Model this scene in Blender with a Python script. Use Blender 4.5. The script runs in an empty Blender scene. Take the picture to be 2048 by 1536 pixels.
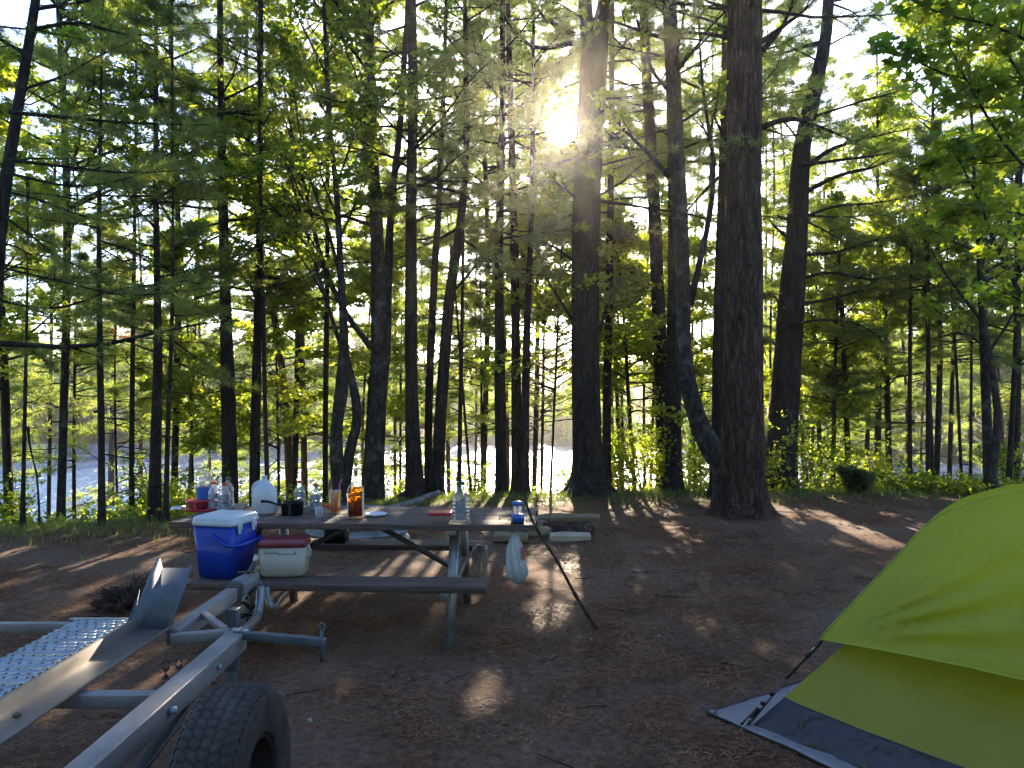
import bpy, math, random
import numpy as np
from mathutils import Vector, Matrix
R = math.radians
F, UH, CH = 1547.0, 787.0, 1.6          # focal length in px of a 2048 px frame, horizon row, eye height
scene = bpy.context.scene
col = scene.collection
rng = np.random.default_rng(11)
random.seed(5)

def P(u, v, Y): return np.array([(u-1024)/F*Y, Y, CH-(v-UH)/F*Y])
def GZ(u, v, z=0.0):
    Y = (CH-z)*F/(v-UH); return np.array([(u-1024)/F*Y, Y, z])
SAZ, SEL = math.atan(101/1547), math.atan(529/math.hypot(1547, 101))
SUN = np.array([math.sin(SAZ)*math.cos(SEL), math.cos(SAZ)*math.cos(SEL), math.sin(SEL)])

# ---------------------------------------------------------------- noise
_T = np.random.default_rng(3).random((32, 32, 32))
def vn(x, y, z=0.0):
    x, y, z = np.broadcast_arrays(np.asarray(x, float), np.asarray(y, float), np.asarray(z, float))
    xi, yi, zi = np.floor(x).astype(int), np.floor(y).astype(int), np.floor(z).astype(int)
    fx, fy, fz = x-xi, y-yi, z-zi
    fx, fy, fz = fx*fx*(3-2*fx), fy*fy*(3-2*fy), fz*fz*(3-2*fz)
    g = lambda a, b, c: _T[(xi+a) & 31, (yi+b) & 31, (zi+c) & 31]
    l = lambda a, b, t: a+(b-a)*t
    return l(l(l(g(0,0,0), g(1,0,0), fx), l(g(0,1,0), g(1,1,0), fx), fy),
             l(l(g(0,0,1), g(1,0,1), fx), l(g(0,1,1), g(1,1,1), fx), fy), fz)*2-1
def fbm(x, y, z=0.0, o=3):
    s = 0; a = .5
    for k in range(o):
        s = s+a*vn(np.asarray(x)*2**k+k*7.3, np.asarray(y)*2**k+k*3.1, np.asarray(z)*2**k+k*1.7); a *= .5
    return s

# ---------------------------------------------------------------- mesh buffer
class MB:
    def __init__(s): s.V = []; s.Fc = []; s.n = 0
    def add(s, V, *faces):
        V = np.asarray(V, float).reshape(-1, 3)
        for f in faces:
            f = np.asarray(f, int)
            if f.size: s.Fc.append(f+s.n)
        s.V.append(V); s.n += len(V); return s
    def build(s, name, mats, parent=None, smooth=False, off=None, bevel=0, face_mat=None):
        me = bpy.data.meshes.new(name)
        V = np.concatenate(s.V) if s.V else np.zeros((0, 3))
        if off is not None: V = V-np.asarray(off)
        sizes = np.concatenate([np.full(len(f), f.shape[1]) for f in s.Fc]) if s.Fc else np.zeros(0, int)
        loops = np.concatenate([f.ravel() for f in s.Fc]) if s.Fc else np.zeros(0, int)
        me.vertices.add(len(V)); me.vertices.foreach_set('co', V.astype(np.float32).ravel())
        me.loops.add(len(loops)); me.loops.foreach_set('vertex_index', loops.astype(np.int32))
        me.polygons.add(len(sizes))
        st = np.concatenate([[0], np.cumsum(sizes)[:-1]]) if len(sizes) else sizes
        me.polygons.foreach_set('loop_start', st.astype(np.int32))
        me.polygons.foreach_set('loop_total', sizes.astype(np.int32))
        if smooth: me.polygons.foreach_set('use_smooth', np.ones(len(sizes), bool))
        if face_mat is not None: me.polygons.foreach_set('material_index', np.asarray(face_mat, np.int32))
        me.update(calc_edges=True); me.validate()
        for m in (mats if isinstance(mats, (list, tuple)) else [mats]): me.materials.append(m)
        o = bpy.data.objects.new(name, me); col.objects.link(o)
        if parent: o.parent = parent
        if bevel:
            b = o.modifiers.new('bevel', 'BEVEL'); b.width = bevel; b.segments = 2; b.limit_method = 'ANGLE'; b.angle_limit = R(40)
            if smooth is False: pass
        return o
    def mat4(s, M):
        M = np.array(M)
        s.V = [v@M[:3, :3].T+M[:3, 3] for v in s.V]; return s

BOXF = np.array([[0,3,2,1],[4,5,6,7],[0,1,5,4],[1,2,6,5],[2,3,7,6],[3,0,4,7]])
def box(mb, a, b):
    x0,y0,z0 = a; x1,y1,z1 = b
    return mb.add([[x0,y0,z0],[x1,y0,z0],[x1,y1,z0],[x0,y1,z0],[x0,y0,z1],[x1,y0,z1],[x1,y1,z1],[x0,y1,z1]], BOXF)
def beam(mb, a, b, w, h, up=(0,0,1)):
    a, b = np.array(a, float), np.array(b, float); d = b-a; d /= np.linalg.norm(d)
    s = np.cross(d, up); s /= np.linalg.norm(s); t = np.cross(s, d)
    c = [(-1,-1),(1,-1),(1,1),(-1,1)]
    V = [a+s*i*w/2+t*j*h/2 for i, j in c]+[b+s*i*w/2+t*j*h/2 for i, j in c]
    return mb.add(V, [[0,1,2,3],[7,6,5,4],[0,4,5,1],[1,5,6,2],[2,6,7,3],[3,7,4,0]])

def frames(Pt):
    T = np.gradient(Pt, axis=-2); T /= np.linalg.norm(T, axis=-1, keepdims=True)+1e-9
    ref = np.where(np.abs(T[..., 2:3]) > .8, np.array([1., 0, 0]), np.array([0, 0, 1.]))
    ref = np.broadcast_to(ref[..., :1, :], T.shape) if True else ref
    A = np.cross(T, ref); A /= np.linalg.norm(A, axis=-1, keepdims=True)+1e-9
    return T, A, np.cross(T, A)
def tubes(mb, Pt, Rr, k=5, cap=True):
    """a batch of tubes: Pt (n,m,3), Rr (n,m)"""
    Pt = np.asarray(Pt, float); Rr = np.asarray(Rr, float)
    if Pt.ndim == 2: Pt = Pt[None]; Rr = Rr[None]
    n, m, _ = Pt.shape
    if n == 0: return mb
    T, A, B = frames(Pt)
    th = np.arange(k)*2*np.pi/k
    V = Pt[:, :, None]+Rr[:, :, None, None]*(A[:, :, None]*np.cos(th)[:, None]+B[:, :, None]*np.sin(th)[:, None])
    idx = np.arange(n*m*k).reshape(n, m, k)
    a = idx[:, :-1]; b = idx[:, 1:]
    Fq = np.stack([a, np.roll(a, -1, 2), np.roll(b, -1, 2), b], -1).reshape(-1, 4)
    mb.add(V, Fq)
    if cap:
        mb.Fc.append(idx[:, 0, ::-1]+mb.n-n*m*k); mb.Fc.append(idx[:, -1]+mb.n-n*m*k)
    return mb
def tube(mb, pts, r, k=10, sm=0):
    pts = np.array(pts, float)
    if sm: pts = smooth_path(pts, sm)
    r = np.interp(np.linspace(0, 1, len(pts)), np.linspace(0, 1, np.size(r)), np.atleast_1d(r)) if np.size(r) > 1 else np.full(len(pts), float(r))
    return tubes(mb, pts, r, k)
def smooth_path(p, n):
    p = np.asarray(p, float); d = np.concatenate([[0], np.cumsum(np.linalg.norm(np.diff(p[:, :3], axis=0), axis=1))])
    t = np.linspace(0, d[-1], n)
    m = np.gradient(p, d, axis=0)
    i = np.clip(np.searchsorted(d, t, side='right')-1, 0, len(d)-2); h = (d[i+1]-d[i])[:, None]; s = ((t-d[i])/(d[i+1]-d[i]))[:, None]
    return (2*s**3-3*s**2+1)*p[i]+(s**3-2*s**2+s)*h*m[i]+(-2*s**3+3*s**2)*p[i+1]+(s**3-s**2)*h*m[i+1]

def ring(hw, hd, r, q=5):
    """rounded rectangle outline; r == hw == hd gives a circle"""
    r = min(r, hw, hd); pts = []
    for cx, cy, a0 in ((1,1,0),(-1,1,90),(-1,-1,180),(1,-1,270)):
        for j in range(q):
            a = R(a0+90*j/(q-1)); pts.append((cx*(hw-r)+r*math.cos(a), cy*(hd-r)+r*math.sin(a)))
    return np.array(pts)
def loft(mb, secs, q=5, cap0=True, cap1=True, c=(0,0,0)):
    """secs: (z, hw, hd, corner radius)"""
    rs = [np.column_stack([ring(hw, hd, r, q), np.full(4*q, z)]) for z, hw, hd, r in secs]
    k = 4*q; n = len(rs); idx = np.arange(n*k).reshape(n, k); a = idx[:-1]; b = idx[1:]
    fs = [np.stack([a, np.roll(a, -1, 1), np.roll(b, -1, 1), b], -1).reshape(-1, 4)]
    V = np.concatenate(rs)+np.array(c)
    mb.add(V, fs[0])
    o = mb.n-n*k
    if cap0: mb.Fc.append(idx[:1, ::-1]+o)
    if cap1: mb.Fc.append(idx[-1:]+o)
    return mb
def lathe(mb, prof, q=6, cap0=True, cap1=True, c=(0,0,0)):
    return loft(mb, [(z, r, r, r) for z, r in prof], q, cap0, cap1, c)
def grid(mb, V, close_u=False):
    V = np.asarray(V); n, m, _ = V.shape; idx = np.arange(n*m).reshape(n, m)
    if close_u:
        a = idx; b = np.roll(idx, -1, 0)
        return mb.add(V, np.stack([a[:, :-1], b[:, :-1], b[:, 1:], a[:, 1:]], -1).reshape(-1, 4))
    return mb.add(V, np.stack([idx[:-1, :-1], idx[1:, :-1], idx[1:, 1:], idx[:-1, 1:]], -1).reshape(-1, 4))

# ---------------------------------------------------------------- things
def tag(o, label=None, cat=None, group=None, kind=None):
    if label: o['label'] = label
    if cat: o['category'] = cat
    if group: o['group'] = group
    if kind: o['kind'] = kind
    return o
def thing(name, label, cat, loc=(0,0,0), rz=0, group=None, parent=None):
    o = bpy.data.objects.new(name, None); col.objects.link(o); o.empty_display_size = .1
    o.location = Vector([float(c) for c in loc]); o.rotation_euler = (0, 0, rz)
    return tag(o, label, cat, group)
def place(o, loc, rz=0):
    o.location = Vector([float(c) for c in loc]); o.rotation_euler = (0, 0, rz); return o

# ---------------------------------------------------------------- materials
def nt(name):
    m = bpy.data.materials.new(name); m.use_nodes = True; t = m.node_tree; t.nodes.clear()
    out = t.nodes.new('ShaderNodeOutputMaterial'); return m, t, out
def N(t, typ, **kw):
    n = t.nodes.new(typ)
    for k, v in kw.items():
        if hasattr(n, k) and k not in n.inputs: setattr(n, k, v)
        else: n.inputs[k].default_value = v
    return n
def L(t, a, b): t.links.new(a, b)
def ramp(t, stops):
    n = t.nodes.new('ShaderNodeValToRGB'); e = n.color_ramp.elements
    while len(e) < len(stops): e.new(.5)
    for i, (p, c) in enumerate(stops): e[i].position = p; e[i].color = (*c, 1) if len(c) == 3 else c
    return n
def sc(c, k): return tuple(min(1, max(0, x*k)) for x in c)
def M_(name, c, rough=.6, metal=0, var=.2, scale=8, bump=0, bscale=80, stretch=(1,1,1), c2=None, spec=.5, coat=0, detail=4, trans=0, ior=1.45, sss=0):
    m, t, out = nt(name)
    b = N(t, 'ShaderNodeBsdfPrincipled', Roughness=rough, Metallic=metal)
    b.inputs['Specular IOR Level'].default_value = spec; b.inputs['Coat Weight'].default_value = coat
    b.inputs['Transmission Weight'].default_value = trans; b.inputs['IOR'].default_value = ior
    tc = N(t, 'ShaderNodeTexCoord'); mp = N(t, 'ShaderNodeMapping'); mp.inputs['Scale'].default_value = stretch
    L(t, tc.outputs['Object'], mp.inputs['Vector'])
    no = N(t, 'ShaderNodeTexNoise', Scale=scale, Detail=detail, Roughness=.6); L(t, mp.outputs[0], no.inputs['Vector'])
    rp = ramp(t, [(.3, sc(c, 1-var)), (.7, c2 or sc(c, 1+var))]); L(t, no.outputs['Fac'], rp.inputs[0]); L(t, rp.outputs[0], b.inputs['Base Color'])
    mr = N(t, 'ShaderNodeMapRange'); mr.inputs['To Min'].default_value = max(0, rough-.08); mr.inputs['To Max'].default_value = min(1, rough+.12)
    L(t, no.outputs['Fac'], mr.inputs['Value']); L(t, mr.outputs[0], b.inputs['Roughness'])
    if bump:
        n2 = N(t, 'ShaderNodeTexNoise', Scale=bscale, Detail=3); L(t, mp.outputs[0], n2.inputs['Vector'])
        bp = N(t, 'ShaderNodeBump', Strength=bump, Distance=.01); L(t, n2.outputs['Fac'], bp.inputs['Height']); L(t, bp.outputs[0], b.inputs['Normal'])
    L(t, b.outputs[0], out.inputs[0]); return m
def leafmat(name, ca, cb, ta, tb, gloss=.06, fac=.5, cs=1.2):
    m, t, out = nt(name)
    geo = N(t, 'ShaderNodeNewGeometry'); tc = N(t, 'ShaderNodeTexCoord')
    no = N(t, 'ShaderNodeTexNoise', Scale=cs, Detail=2); L(t, tc.outputs['Object'], no.inputs['Vector'])
    mx = N(t, 'ShaderNodeMath', operation='ADD'); mm = N(t, 'ShaderNodeMath', operation='MULTIPLY'); mm.inputs[1].default_value = .6
    L(t, geo.outputs['Random Per Island'], mm.inputs[0]); L(t, mm.outputs[0], mx.inputs[0])
    m3 = N(t, 'ShaderNodeMath', operation='MULTIPLY_ADD'); m3.inputs[1].default_value = 1.6; m3.inputs[2].default_value = -.6
    L(t, no.outputs['Fac'], m3.inputs[0]); L(t, m3.outputs[0], mx.inputs[1])
    r1 = ramp(t, [(.1, ca), (.9, cb)]); r2 = ramp(t, [(.1, ta), (.9, tb)])
    L(t, mx.outputs[0], r1.inputs[0]); L(t, mx.outputs[0], r2.inputs[0])
    d = N(t, 'ShaderNodeBsdfDiffuse'); tr = N(t, 'ShaderNodeBsdfTranslucent'); g = N(t, 'ShaderNodeBsdfGlossy', Roughness=.45)
    L(t, r1.outputs[0], d.inputs[0]); L(t, r2.outputs[0], tr.inputs[0])
    a = N(t, 'ShaderNodeMixShader', Fac=fac); L(t, d.outputs[0], a.inputs[1]); L(t, tr.outputs[0], a.inputs[2])
    b = N(t, 'ShaderNodeMixShader', Fac=gloss); L(t, a.outputs[0], b.inputs[1]); L(t, g.outputs[0], b.inputs[2])
    L(t, b.outputs[0], out.inputs[0]); return m
def clearmat(name, tint=(.95,.97,.97), gl=.35, rough=.05, body=0.0, bodyc=(.8,.8,.8)):
    """thin clear plastic or glass: see-through with a fresnel reflection and a little body colour"""
    m, t, out = nt(name)
    tr = N(t, 'ShaderNodeBsdfTransparent'); tr.inputs[0].default_value = (*tint, 1)
    g = N(t, 'ShaderNodeBsdfGlossy', Roughness=rough)
    lw = N(t, 'ShaderNodeLayerWeight', Blend=gl)
    mr = N(t, 'ShaderNodeMath', operation='MULTIPLY'); mr.inputs[1].default_value = .8; L(t, lw.outputs['Facing'], mr.inputs[0])
    mx = N(t, 'ShaderNodeMixShader'); L(t, mr.outputs[0], mx.inputs[0]); L(t, tr.outputs[0], mx.inputs[1]); L(t, g.outputs[0], mx.inputs[2])
    d = N(t, 'ShaderNodeBsdfDiffuse'); d.inputs[0].default_value = (*bodyc, 1); tl = N(t, 'ShaderNodeBsdfTranslucent'); tl.inputs[0].default_value = (*bodyc, 1)
    dm = N(t, 'ShaderNodeMixShader', Fac=.5); L(t, d.outputs[0], dm.inputs[1]); L(t, tl.outputs[0], dm.inputs[2])
    m2 = N(t, 'ShaderNodeMixShader', Fac=body); L(t, mx.outputs[0], m2.inputs[1]); L(t, dm.outputs[0], m2.inputs[2])
    L(t, m2.outputs[0], out.inputs[0]); return m
def clothmat(name, c, tl, fac=.5, rough=.5, bump=.15, bscale=14, stretch=(1,1,1), gloss=.04):
    m, t, out = nt(name)
    tc = N(t, 'ShaderNodeTexCoord'); mp = N(t, 'ShaderNodeMapping'); mp.inputs['Scale'].default_value = stretch; L(t, tc.outputs['Object'], mp.inputs['Vector'])
    no = N(t, 'ShaderNodeTexNoise', Scale=bscale, Detail=3, Distortion=.6); L(t, mp.outputs[0], no.inputs['Vector'])
    bp = N(t, 'ShaderNodeBump', Strength=bump, Distance=.02); L(t, no.outputs['Fac'], bp.inputs['Height'])
    n2 = N(t, 'ShaderNodeTexNoise', Scale=3, Detail=2); L(t, tc.outputs['Object'], n2.inputs['Vector'])
    r1 = ramp(t, [(.3, sc(c, .88)), (.7, sc(c, 1.1))]); L(t, n2.outputs['Fac'], r1.inputs[0])
    d = N(t, 'ShaderNodeBsdfDiffuse'); L(t, r1.outputs[0], d.inputs[0]); tr = N(t, 'ShaderNodeBsdfTranslucent'); tr.inputs[0].default_value = (*tl, 1)
    g = N(t, 'ShaderNodeBsdfGlossy', Roughness=rough)
    a = N(t, 'ShaderNodeMixShader', Fac=fac); L(t, d.outputs[0], a.inputs[1]); L(t, tr.outputs[0], a.inputs[2])
    b = N(t, 'ShaderNodeMixShader', Fac=gloss); L(t, a.outputs[0], b.inputs[1]); L(t, g.outputs[0], b.inputs[2])
    for x in (d, tr, g): L(t, bp.outputs[0], x.inputs['Normal'])
    L(t, b.outputs[0], out.inputs[0]); return m
def barkmat(name, ca, cb, cc, sx=14, sz=3.2, bump=.6, lichen=0):
    m, t, out = nt(name)
    tc = N(t, 'ShaderNodeTexCoord'); mp = N(t, 'ShaderNodeMapping'); mp.inputs['Scale'].default_value = (sx, sx, sz); L(t, tc.outputs['Object'], mp.inputs['Vector'])
    no = N(t, 'ShaderNodeTexNoise', Scale=1.0, Detail=6, Roughness=.65, Distortion=.8); L(t, mp.outputs[0], no.inputs['Vector'])
    vo = N(t, 'ShaderNodeTexVoronoi', Scale=1.3, feature='DISTANCE_TO_EDGE'); L(t, mp.outputs[0], vo.inputs['Vector'])
    rp = ramp(t, [(.3, ca), (.52, cb), (.75, cc)]); L(t, no.outputs['Fac'], rp.inputs[0])
    cr = ramp(t, [(0, (.35,.3,.28)), (.18, (1,1,1))]); L(t, vo.outputs['Distance'], cr.inputs[0])
    mu = N(t, 'ShaderNodeMixRGB', blend_type='MULTIPLY', Fac=.8); L(t, rp.outputs[0], mu.inputs[1]); L(t, cr.outputs[0], mu.inputs[2])
    last = mu.outputs[0]
    if lichen:
        n3 = N(t, 'ShaderNodeTexNoise', Scale=5, Detail=4); L(t, tc.outputs['Object'], n3.inputs['Vector'])
        r3 = ramp(t, [(.56, (0,0,0)), (.66, (lichen,)*3)]); L(t, n3.outputs['Fac'], r3.inputs[0])
        mm = N(t, 'ShaderNodeMixRGB'); L(t, r3.outputs[0], mm.inputs[0]); L(t, last, mm.inputs[1]); mm.inputs[2].default_value = (.2,.22,.17,1); last = mm.outputs[0]
    b = N(t, 'ShaderNodeBsdfPrincipled', Roughness=.9); b.inputs['Specular IOR Level'].default_value = .2
    L(t, last, b.inputs['Base Color'])
    ad = N(t, 'ShaderNodeMath', operation='MULTIPLY_ADD'); L(t, vo.outputs['Distance'], ad.inputs[0]); ad.inputs[1].default_value = 1.5; L(t, no.outputs['Fac'], ad.inputs[2])
    bp = N(t, 'ShaderNodeBump', Strength=bump, Distance=.03); L(t, ad.outputs[0], bp.inputs['Height']); L(t, bp.outputs[0], b.inputs['Normal'])
    L(t, b.outputs[0], out.inputs[0]); return m
# ================================================================ camera, sky, sun
cam = bpy.data.cameras.new('camera'); co = bpy.data.objects.new('camera', cam); col.objects.link(co); scene.camera = co
co.location = (0, 0, CH); co.rotation_euler = (R(90), 0, 0)
cam.sensor_width = 36; cam.lens = F/2048*36; cam.shift_y = (UH-768)/2048; cam.clip_end = 2000; cam.clip_start = .05
w = bpy.data.worlds.new('World'); scene.world = w; w.use_nodes = True; t = w.node_tree; t.nodes.clear()
sky = N(t, 'ShaderNodeTexSky', sky_type='NISHITA'); sky.sun_disc = False; sky.sun_elevation = SEL; sky.sun_rotation = SAZ
sky.dust_density = 1.0; sky.ozone_density = 2.0; sky.air_density = 1.0; sky.altitude = 200
bg = N(t, 'ShaderNodeBackground', Strength=.11); wo = t.nodes.new('ShaderNodeOutputWorld')
wb = N(t, 'ShaderNodeMixRGB', blend_type='MULTIPLY', Fac=1.0); wb.inputs[2].default_value = (.90, .97, 1.18, 1); L(t, sky.outputs[0], wb.inputs[1]); L(t, wb.outputs[0], bg.inputs[0])
# the bright ring of sky right round the sun
tc = N(t, 'ShaderNodeTexCoord'); dt = N(t, 'ShaderNodeVectorMath', operation='DOT_PRODUCT'); dt.inputs[1].default_value = tuple(SUN); L(t, tc.outputs['Generated'], dt.inputs[0])
om = N(t, 'ShaderNodeMath', operation='SUBTRACT'); om.inputs[0].default_value = 1.0; L(t, dt.outputs['Value'], om.inputs[1])
e1 = N(t, 'ShaderNodeMath', operation='MULTIPLY'); e1.inputs[1].default_value = -2.0/(R(1.3)**2); L(t, om.outputs[0], e1.inputs[0])
e2 = N(t, 'ShaderNodeMath', operation='EXPONENT'); L(t, e1.outputs[0], e2.inputs[0])
b2 = N(t, 'ShaderNodeBackground'); b2.inputs[0].default_value = (1, .93, .8, 1); e3 = N(t, 'ShaderNodeMath', operation='MULTIPLY'); e3.inputs[1].default_value = 60; L(t, e2.outputs[0], e3.inputs[0]); L(t, e3.outputs[0], b2.inputs[1])
ads = t.nodes.new('ShaderNodeAddShader'); L(t, bg.outputs[0], ads.inputs[0]); L(t, b2.outputs[0], ads.inputs[1]); L(t, ads.outputs[0], wo.inputs[0])
sl = bpy.data.lights.new('sun', 'SUN'); sl.energy = 5; sl.angle = R(.53); sl.color = (1, .83, .6)
so = bpy.data.objects.new('sun', sl); col.objects.link(so); so.rotation_euler = Vector(SUN).to_track_quat('Z', 'Y').to_euler(); so.location = (10, 60, 40)
scene.view_settings.view_transform = 'Standard'; scene.view_settings.look = 'None'; scene.view_settings.gamma = 1
scene.view_settings.exposure = 2.3
cy = scene.cycles; cy.max_bounces = 7; cy.diffuse_bounces = 3; cy.glossy_bounces = 3; cy.transmission_bounces = 6; cy.transparent_max_bounces = 16
cy.sample_clamp_indirect = 6; cy.use_denoising = True; cy.caustics_reflective = False; cy.caustics_refractive = False

# ================================================================ terrain
def sstep(a, b, x):
    t_ = np.clip((np.asarray(x, float)-a)/(b-a), 0, 1); return t_*t_*(3-2*t_)
def edge(x):
    return np.interp(x, [-30, -7, -4, -1, 3, 8, 30], [8.6, 9.0, 9.9, 12.2, 13.0, 12.6, 12]) 
def far(x): return np.interp(x, [-200, 0, 12, 30, 60, 200], [78, 70, 66, 50, 46, 44])
def H(x, y):
    x = np.asarray(x, float); y = np.asarray(y, float)
    d = y-edge(x)
    z = -3.7*sstep(-.8, 12, d)-.08*sstep(0, 2, d)
    z = z+.035*fbm(x*.35, y*.35)*(1+2*sstep(0, 4, d))+.012*fbm(x*1.7, y*1.7, 4)
    f = y-far(x)
    zf = -3.4+.9*sstep(-3, 3, f)+.16*np.clip(f, 0, 60)+1.2*fbm(x*.05, y*.05, 9)*sstep(0, 12, f)
    k = sstep(-6, 0, f)
    return z*(1-k)+zf*k
def Hs(x, y): return float(H(x, y))

def groundmat():
    m, t, out = nt('forest_floor')
    tc = N(t, 'ShaderNodeTexCoord'); O = tc.outputs['Object']
    n1 = N(t, 'ShaderNodeTexNoise', Scale=.85, Detail=5, Roughness=.62, Distortion=.5); L(t, O, n1.inputs['Vector'])
    n2 = N(t, 'ShaderNodeTexNoise', Scale=22, Detail=6, Roughness=.7); L(t, O, n2.inputs['Vector'])
    n3 = N(t, 'ShaderNodeTexNoise', Scale=130, Detail=3, Roughness=.7); L(t, O, n3.inputs['Vector'])
    duff = ramp(t, [(.3, (.050,.019,.009)), (.5, (.125,.048,.022)), (.72, (.235,.105,.053))]); L(t, n2.outputs['Fac'], duff.inputs[0])
    dust = ramp(t, [(.3, (.092,.053,.035)), (.7, (.225,.145,.098))]); L(t, n2.outputs['Fac'], dust.inputs[0])
    mk = ramp(t, [(.38, (0,0,0)), (.56, (.9,.9,.9))])
    ad = N(t, 'ShaderNodeMath', operation='MULTIPLY_ADD'); ad.inputs[1].default_value = .22; L(t, n2.outputs['Fac'], ad.inputs[0])
    sb = N(t, 'ShaderNodeMath', operation='SUBTRACT'); sb.inputs[1].default_value = .11; L(t, n1.outputs['Fac'], sb.inputs[0]); L(t, sb.outputs[0], ad.inputs[2])
    L(t, ad.outputs[0], mk.inputs[0])
    a = N(t, 'ShaderNodeMixRGB'); L(t, mk.outputs[0], a.inputs[0]); L(t, duff.outputs[0], a.inputs[1]); L(t, dust.outputs[0], a.inputs[2])
    gr = ramp(t, [(.3, (.025,.035,.012)), (.7, (.07,.085,.03))]); L(t, n2.outputs['Fac'], gr.inputs[0])
    at = N(t, 'ShaderNodeAttribute', attribute_name='green')
    b = N(t, 'ShaderNodeMixRGB'); L(t, at.outputs['Fac'], b.inputs[0]); L(t, a.outputs[0], b.inputs[1]); L(t, gr.outputs[0], b.inputs[2])
    mul = N(t, 'ShaderNodeMixRGB', blend_type='MULTIPLY', Fac=.7); fn = ramp(t, [(.3, (.45,.42,.4)), (.6, (1.15,1.12,1.1))]); L(t, n3.outputs['Fac'], fn.inputs[0])
    L(t, b.outputs[0], mul.inputs[1]); L(t, fn.outputs[0], mul.inputs[2])
    p = N(t, 'ShaderNodeBsdfPrincipled', Roughness=.9); p.inputs['Specular IOR Level'].default_value = .25; L(t, mul.outputs[0], p.inputs['Base Color'])
    sm = N(t, 'ShaderNodeMath', operation='MULTIPLY_ADD'); sm.inputs[1].default_value = .35; L(t, n3.outputs['Fac'], sm.inputs[0]); L(t, n2.outputs['Fac'], sm.inputs[2])
    bp = N(t, 'ShaderNodeBump', Strength=.9, Distance=.035); L(t, sm.outputs[0], bp.inputs['Height']); L(t, bp.outputs[0], p.inputs['Normal'])
    L(t, p.outputs[0], out.inputs[0]); return m
def cat(*a): return np.unique(np.round(np.concatenate(a), 4))
gx = cat(np.arange(-300, -60, 20), np.arange(-60, -14, 2), np.arange(-14, 14, .09), np.arange(14, 60, 2), np.arange(60, 301, 20))
gy = cat(np.arange(-60, 0, 6), np.arange(0, 16, .09), np.arange(16, 40, .6), np.arange(40, 100, 2), np.arange(100, 620, 40))
X, Y = np.meshgrid(gx, gy, indexing='ij'); Z = H(X, Y)
mb = MB(); grid(mb, np.stack([X, Y, Z], -1))
ground = mb.build('ground', groundmat(), smooth=True); tag(ground, kind='structure')
gm = sstep(-1.1, .3, Y-edge(X)+.9*fbm(X*.8, Y*.8, 2)*1.6)*np.clip(.75+.6*fbm(X*1.5, Y*1.5, 5), 0, 1)
at = ground.data.attributes.new('green', 'FLOAT', 'POINT'); at.data.foreach_set('value', gm.astype(np.float32).ravel())

def watermat():
    m, t, out = nt('lake_water')
    tc = N(t, 'ShaderNodeTexCoord'); mp = N(t, 'ShaderNodeMapping'); mp.inputs['Scale'].default_value = (1.1, .5, 1); mp.inputs['Rotation'].default_value = (0, 0, .25); L(t, tc.outputs['Object'], mp.inputs['Vector'])
    n1 = N(t, 'ShaderNodeTexNoise', Scale=1.3, Detail=4, Roughness=.6, Distortion=.4); L(t, mp.outputs[0], n1.inputs['Vector'])
    p = N(t, 'ShaderNodeBsdfPrincipled', Roughness=.27); p.inputs['Base Color'].default_value = (.015,.07,.15,1); p.inputs['IOR'].default_value = 1.33
    bp = N(t, 'ShaderNodeBump', Strength=1.0, Distance=.42); L(t, n1.outputs['Fac'], bp.inputs['Height']); L(t, bp.outputs[0], p.inputs['Normal'])
    L(t, p.outputs[0], out.inputs[0]); return m
mb = MB(); grid(mb, np.stack(np.meshgrid(np.linspace(-280, 280, 29), np.linspace(13, 110, 20), [-3.0], indexing='ij'), -1)[:, :, 0])
tag(mb.build('lake', watermat()), kind='structure')

# the hazy evening air over the lake and the clearing
m, t, out = nt('evening_haze'); vp = N(t, 'ShaderNodeVolumePrincipled', Density=.0009, Anisotropy=.87); vp.inputs['Color'].default_value = (1, .97, .92, 1); L(t, vp.outputs[0], out.inputs['Volume'])
mb = MB(); box(mb, (-160, -30, -6), (160, 125, 26)); hz = mb.build('haze', m); tag(hz, kind='stuff'); hz['label'] = 'thin sunlit evening haze between the trees and over the lake'; hz['category'] = 'haze'
scene.cycles.volume_step_rate = 4; scene.cycles.volume_bounces = 0
# ================================================================ bark and foliage materials
BARK_RED = barkmat('red_pine_bark', (.018,.011,.008), (.075,.046,.034), (.17,.11,.085), 13, 2.6, 1.0)
BARK_GREY = barkmat('grey_pine_bark', (.014,.011,.009), (.036,.029,.024), (.07,.06,.05), 16, 2.8, .8, .08)
BARK_THIN = barkmat('sapling_bark', (.018,.013,.010), (.042,.031,.024), (.075,.058,.046), 25, 6, .4, .15)
BARK_SUNLIT = barkmat('sunny_tan_bark', (.05,.032,.02), (.14,.09,.058), (.24,.17,.115), 16, 3, .5)  # sunlight on the far trunks is put into this lighter bark colour
BARK_MAPLE = barkmat('maple_bark', (.02,.017,.014), (.05,.044,.037), (.105,.097,.083), 12, 4, .5, .3)
NEEDLE = leafmat('pine_needles', (.020,.036,.012), (.055,.07,.022), (.20,.32,.045), (.58,.64,.12), .04, .65)
NEEDLE_D = leafmat('dark_pine_needles', (.014,.028,.014), (.038,.055,.02), (.09,.18,.035), (.34,.44,.08), .05, .5)
LEAF = leafmat('maple_leaves', (.03,.06,.012), (.075,.11,.02), (.18,.38,.02), (.62,.68,.04), .03, .6)
LEAF_B = leafmat('bright_leaves', (.05,.085,.012), (.1,.12,.02), (.40,.58,.03), (.78,.80,.07), .03, .65)
RUST = leafmat('brown_dead_needles', (.14,.05,.02), (.22,.08,.035), (.4,.16,.05), (.55,.25,.08), .05, .5)
# ================================================================ foliage generators
def unit(v): return v/(np.linalg.norm(v, axis=-1, keepdims=True)+1e-9)
def rvec(g, n): return unit(g.normal(size=(n, 3)))
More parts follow.
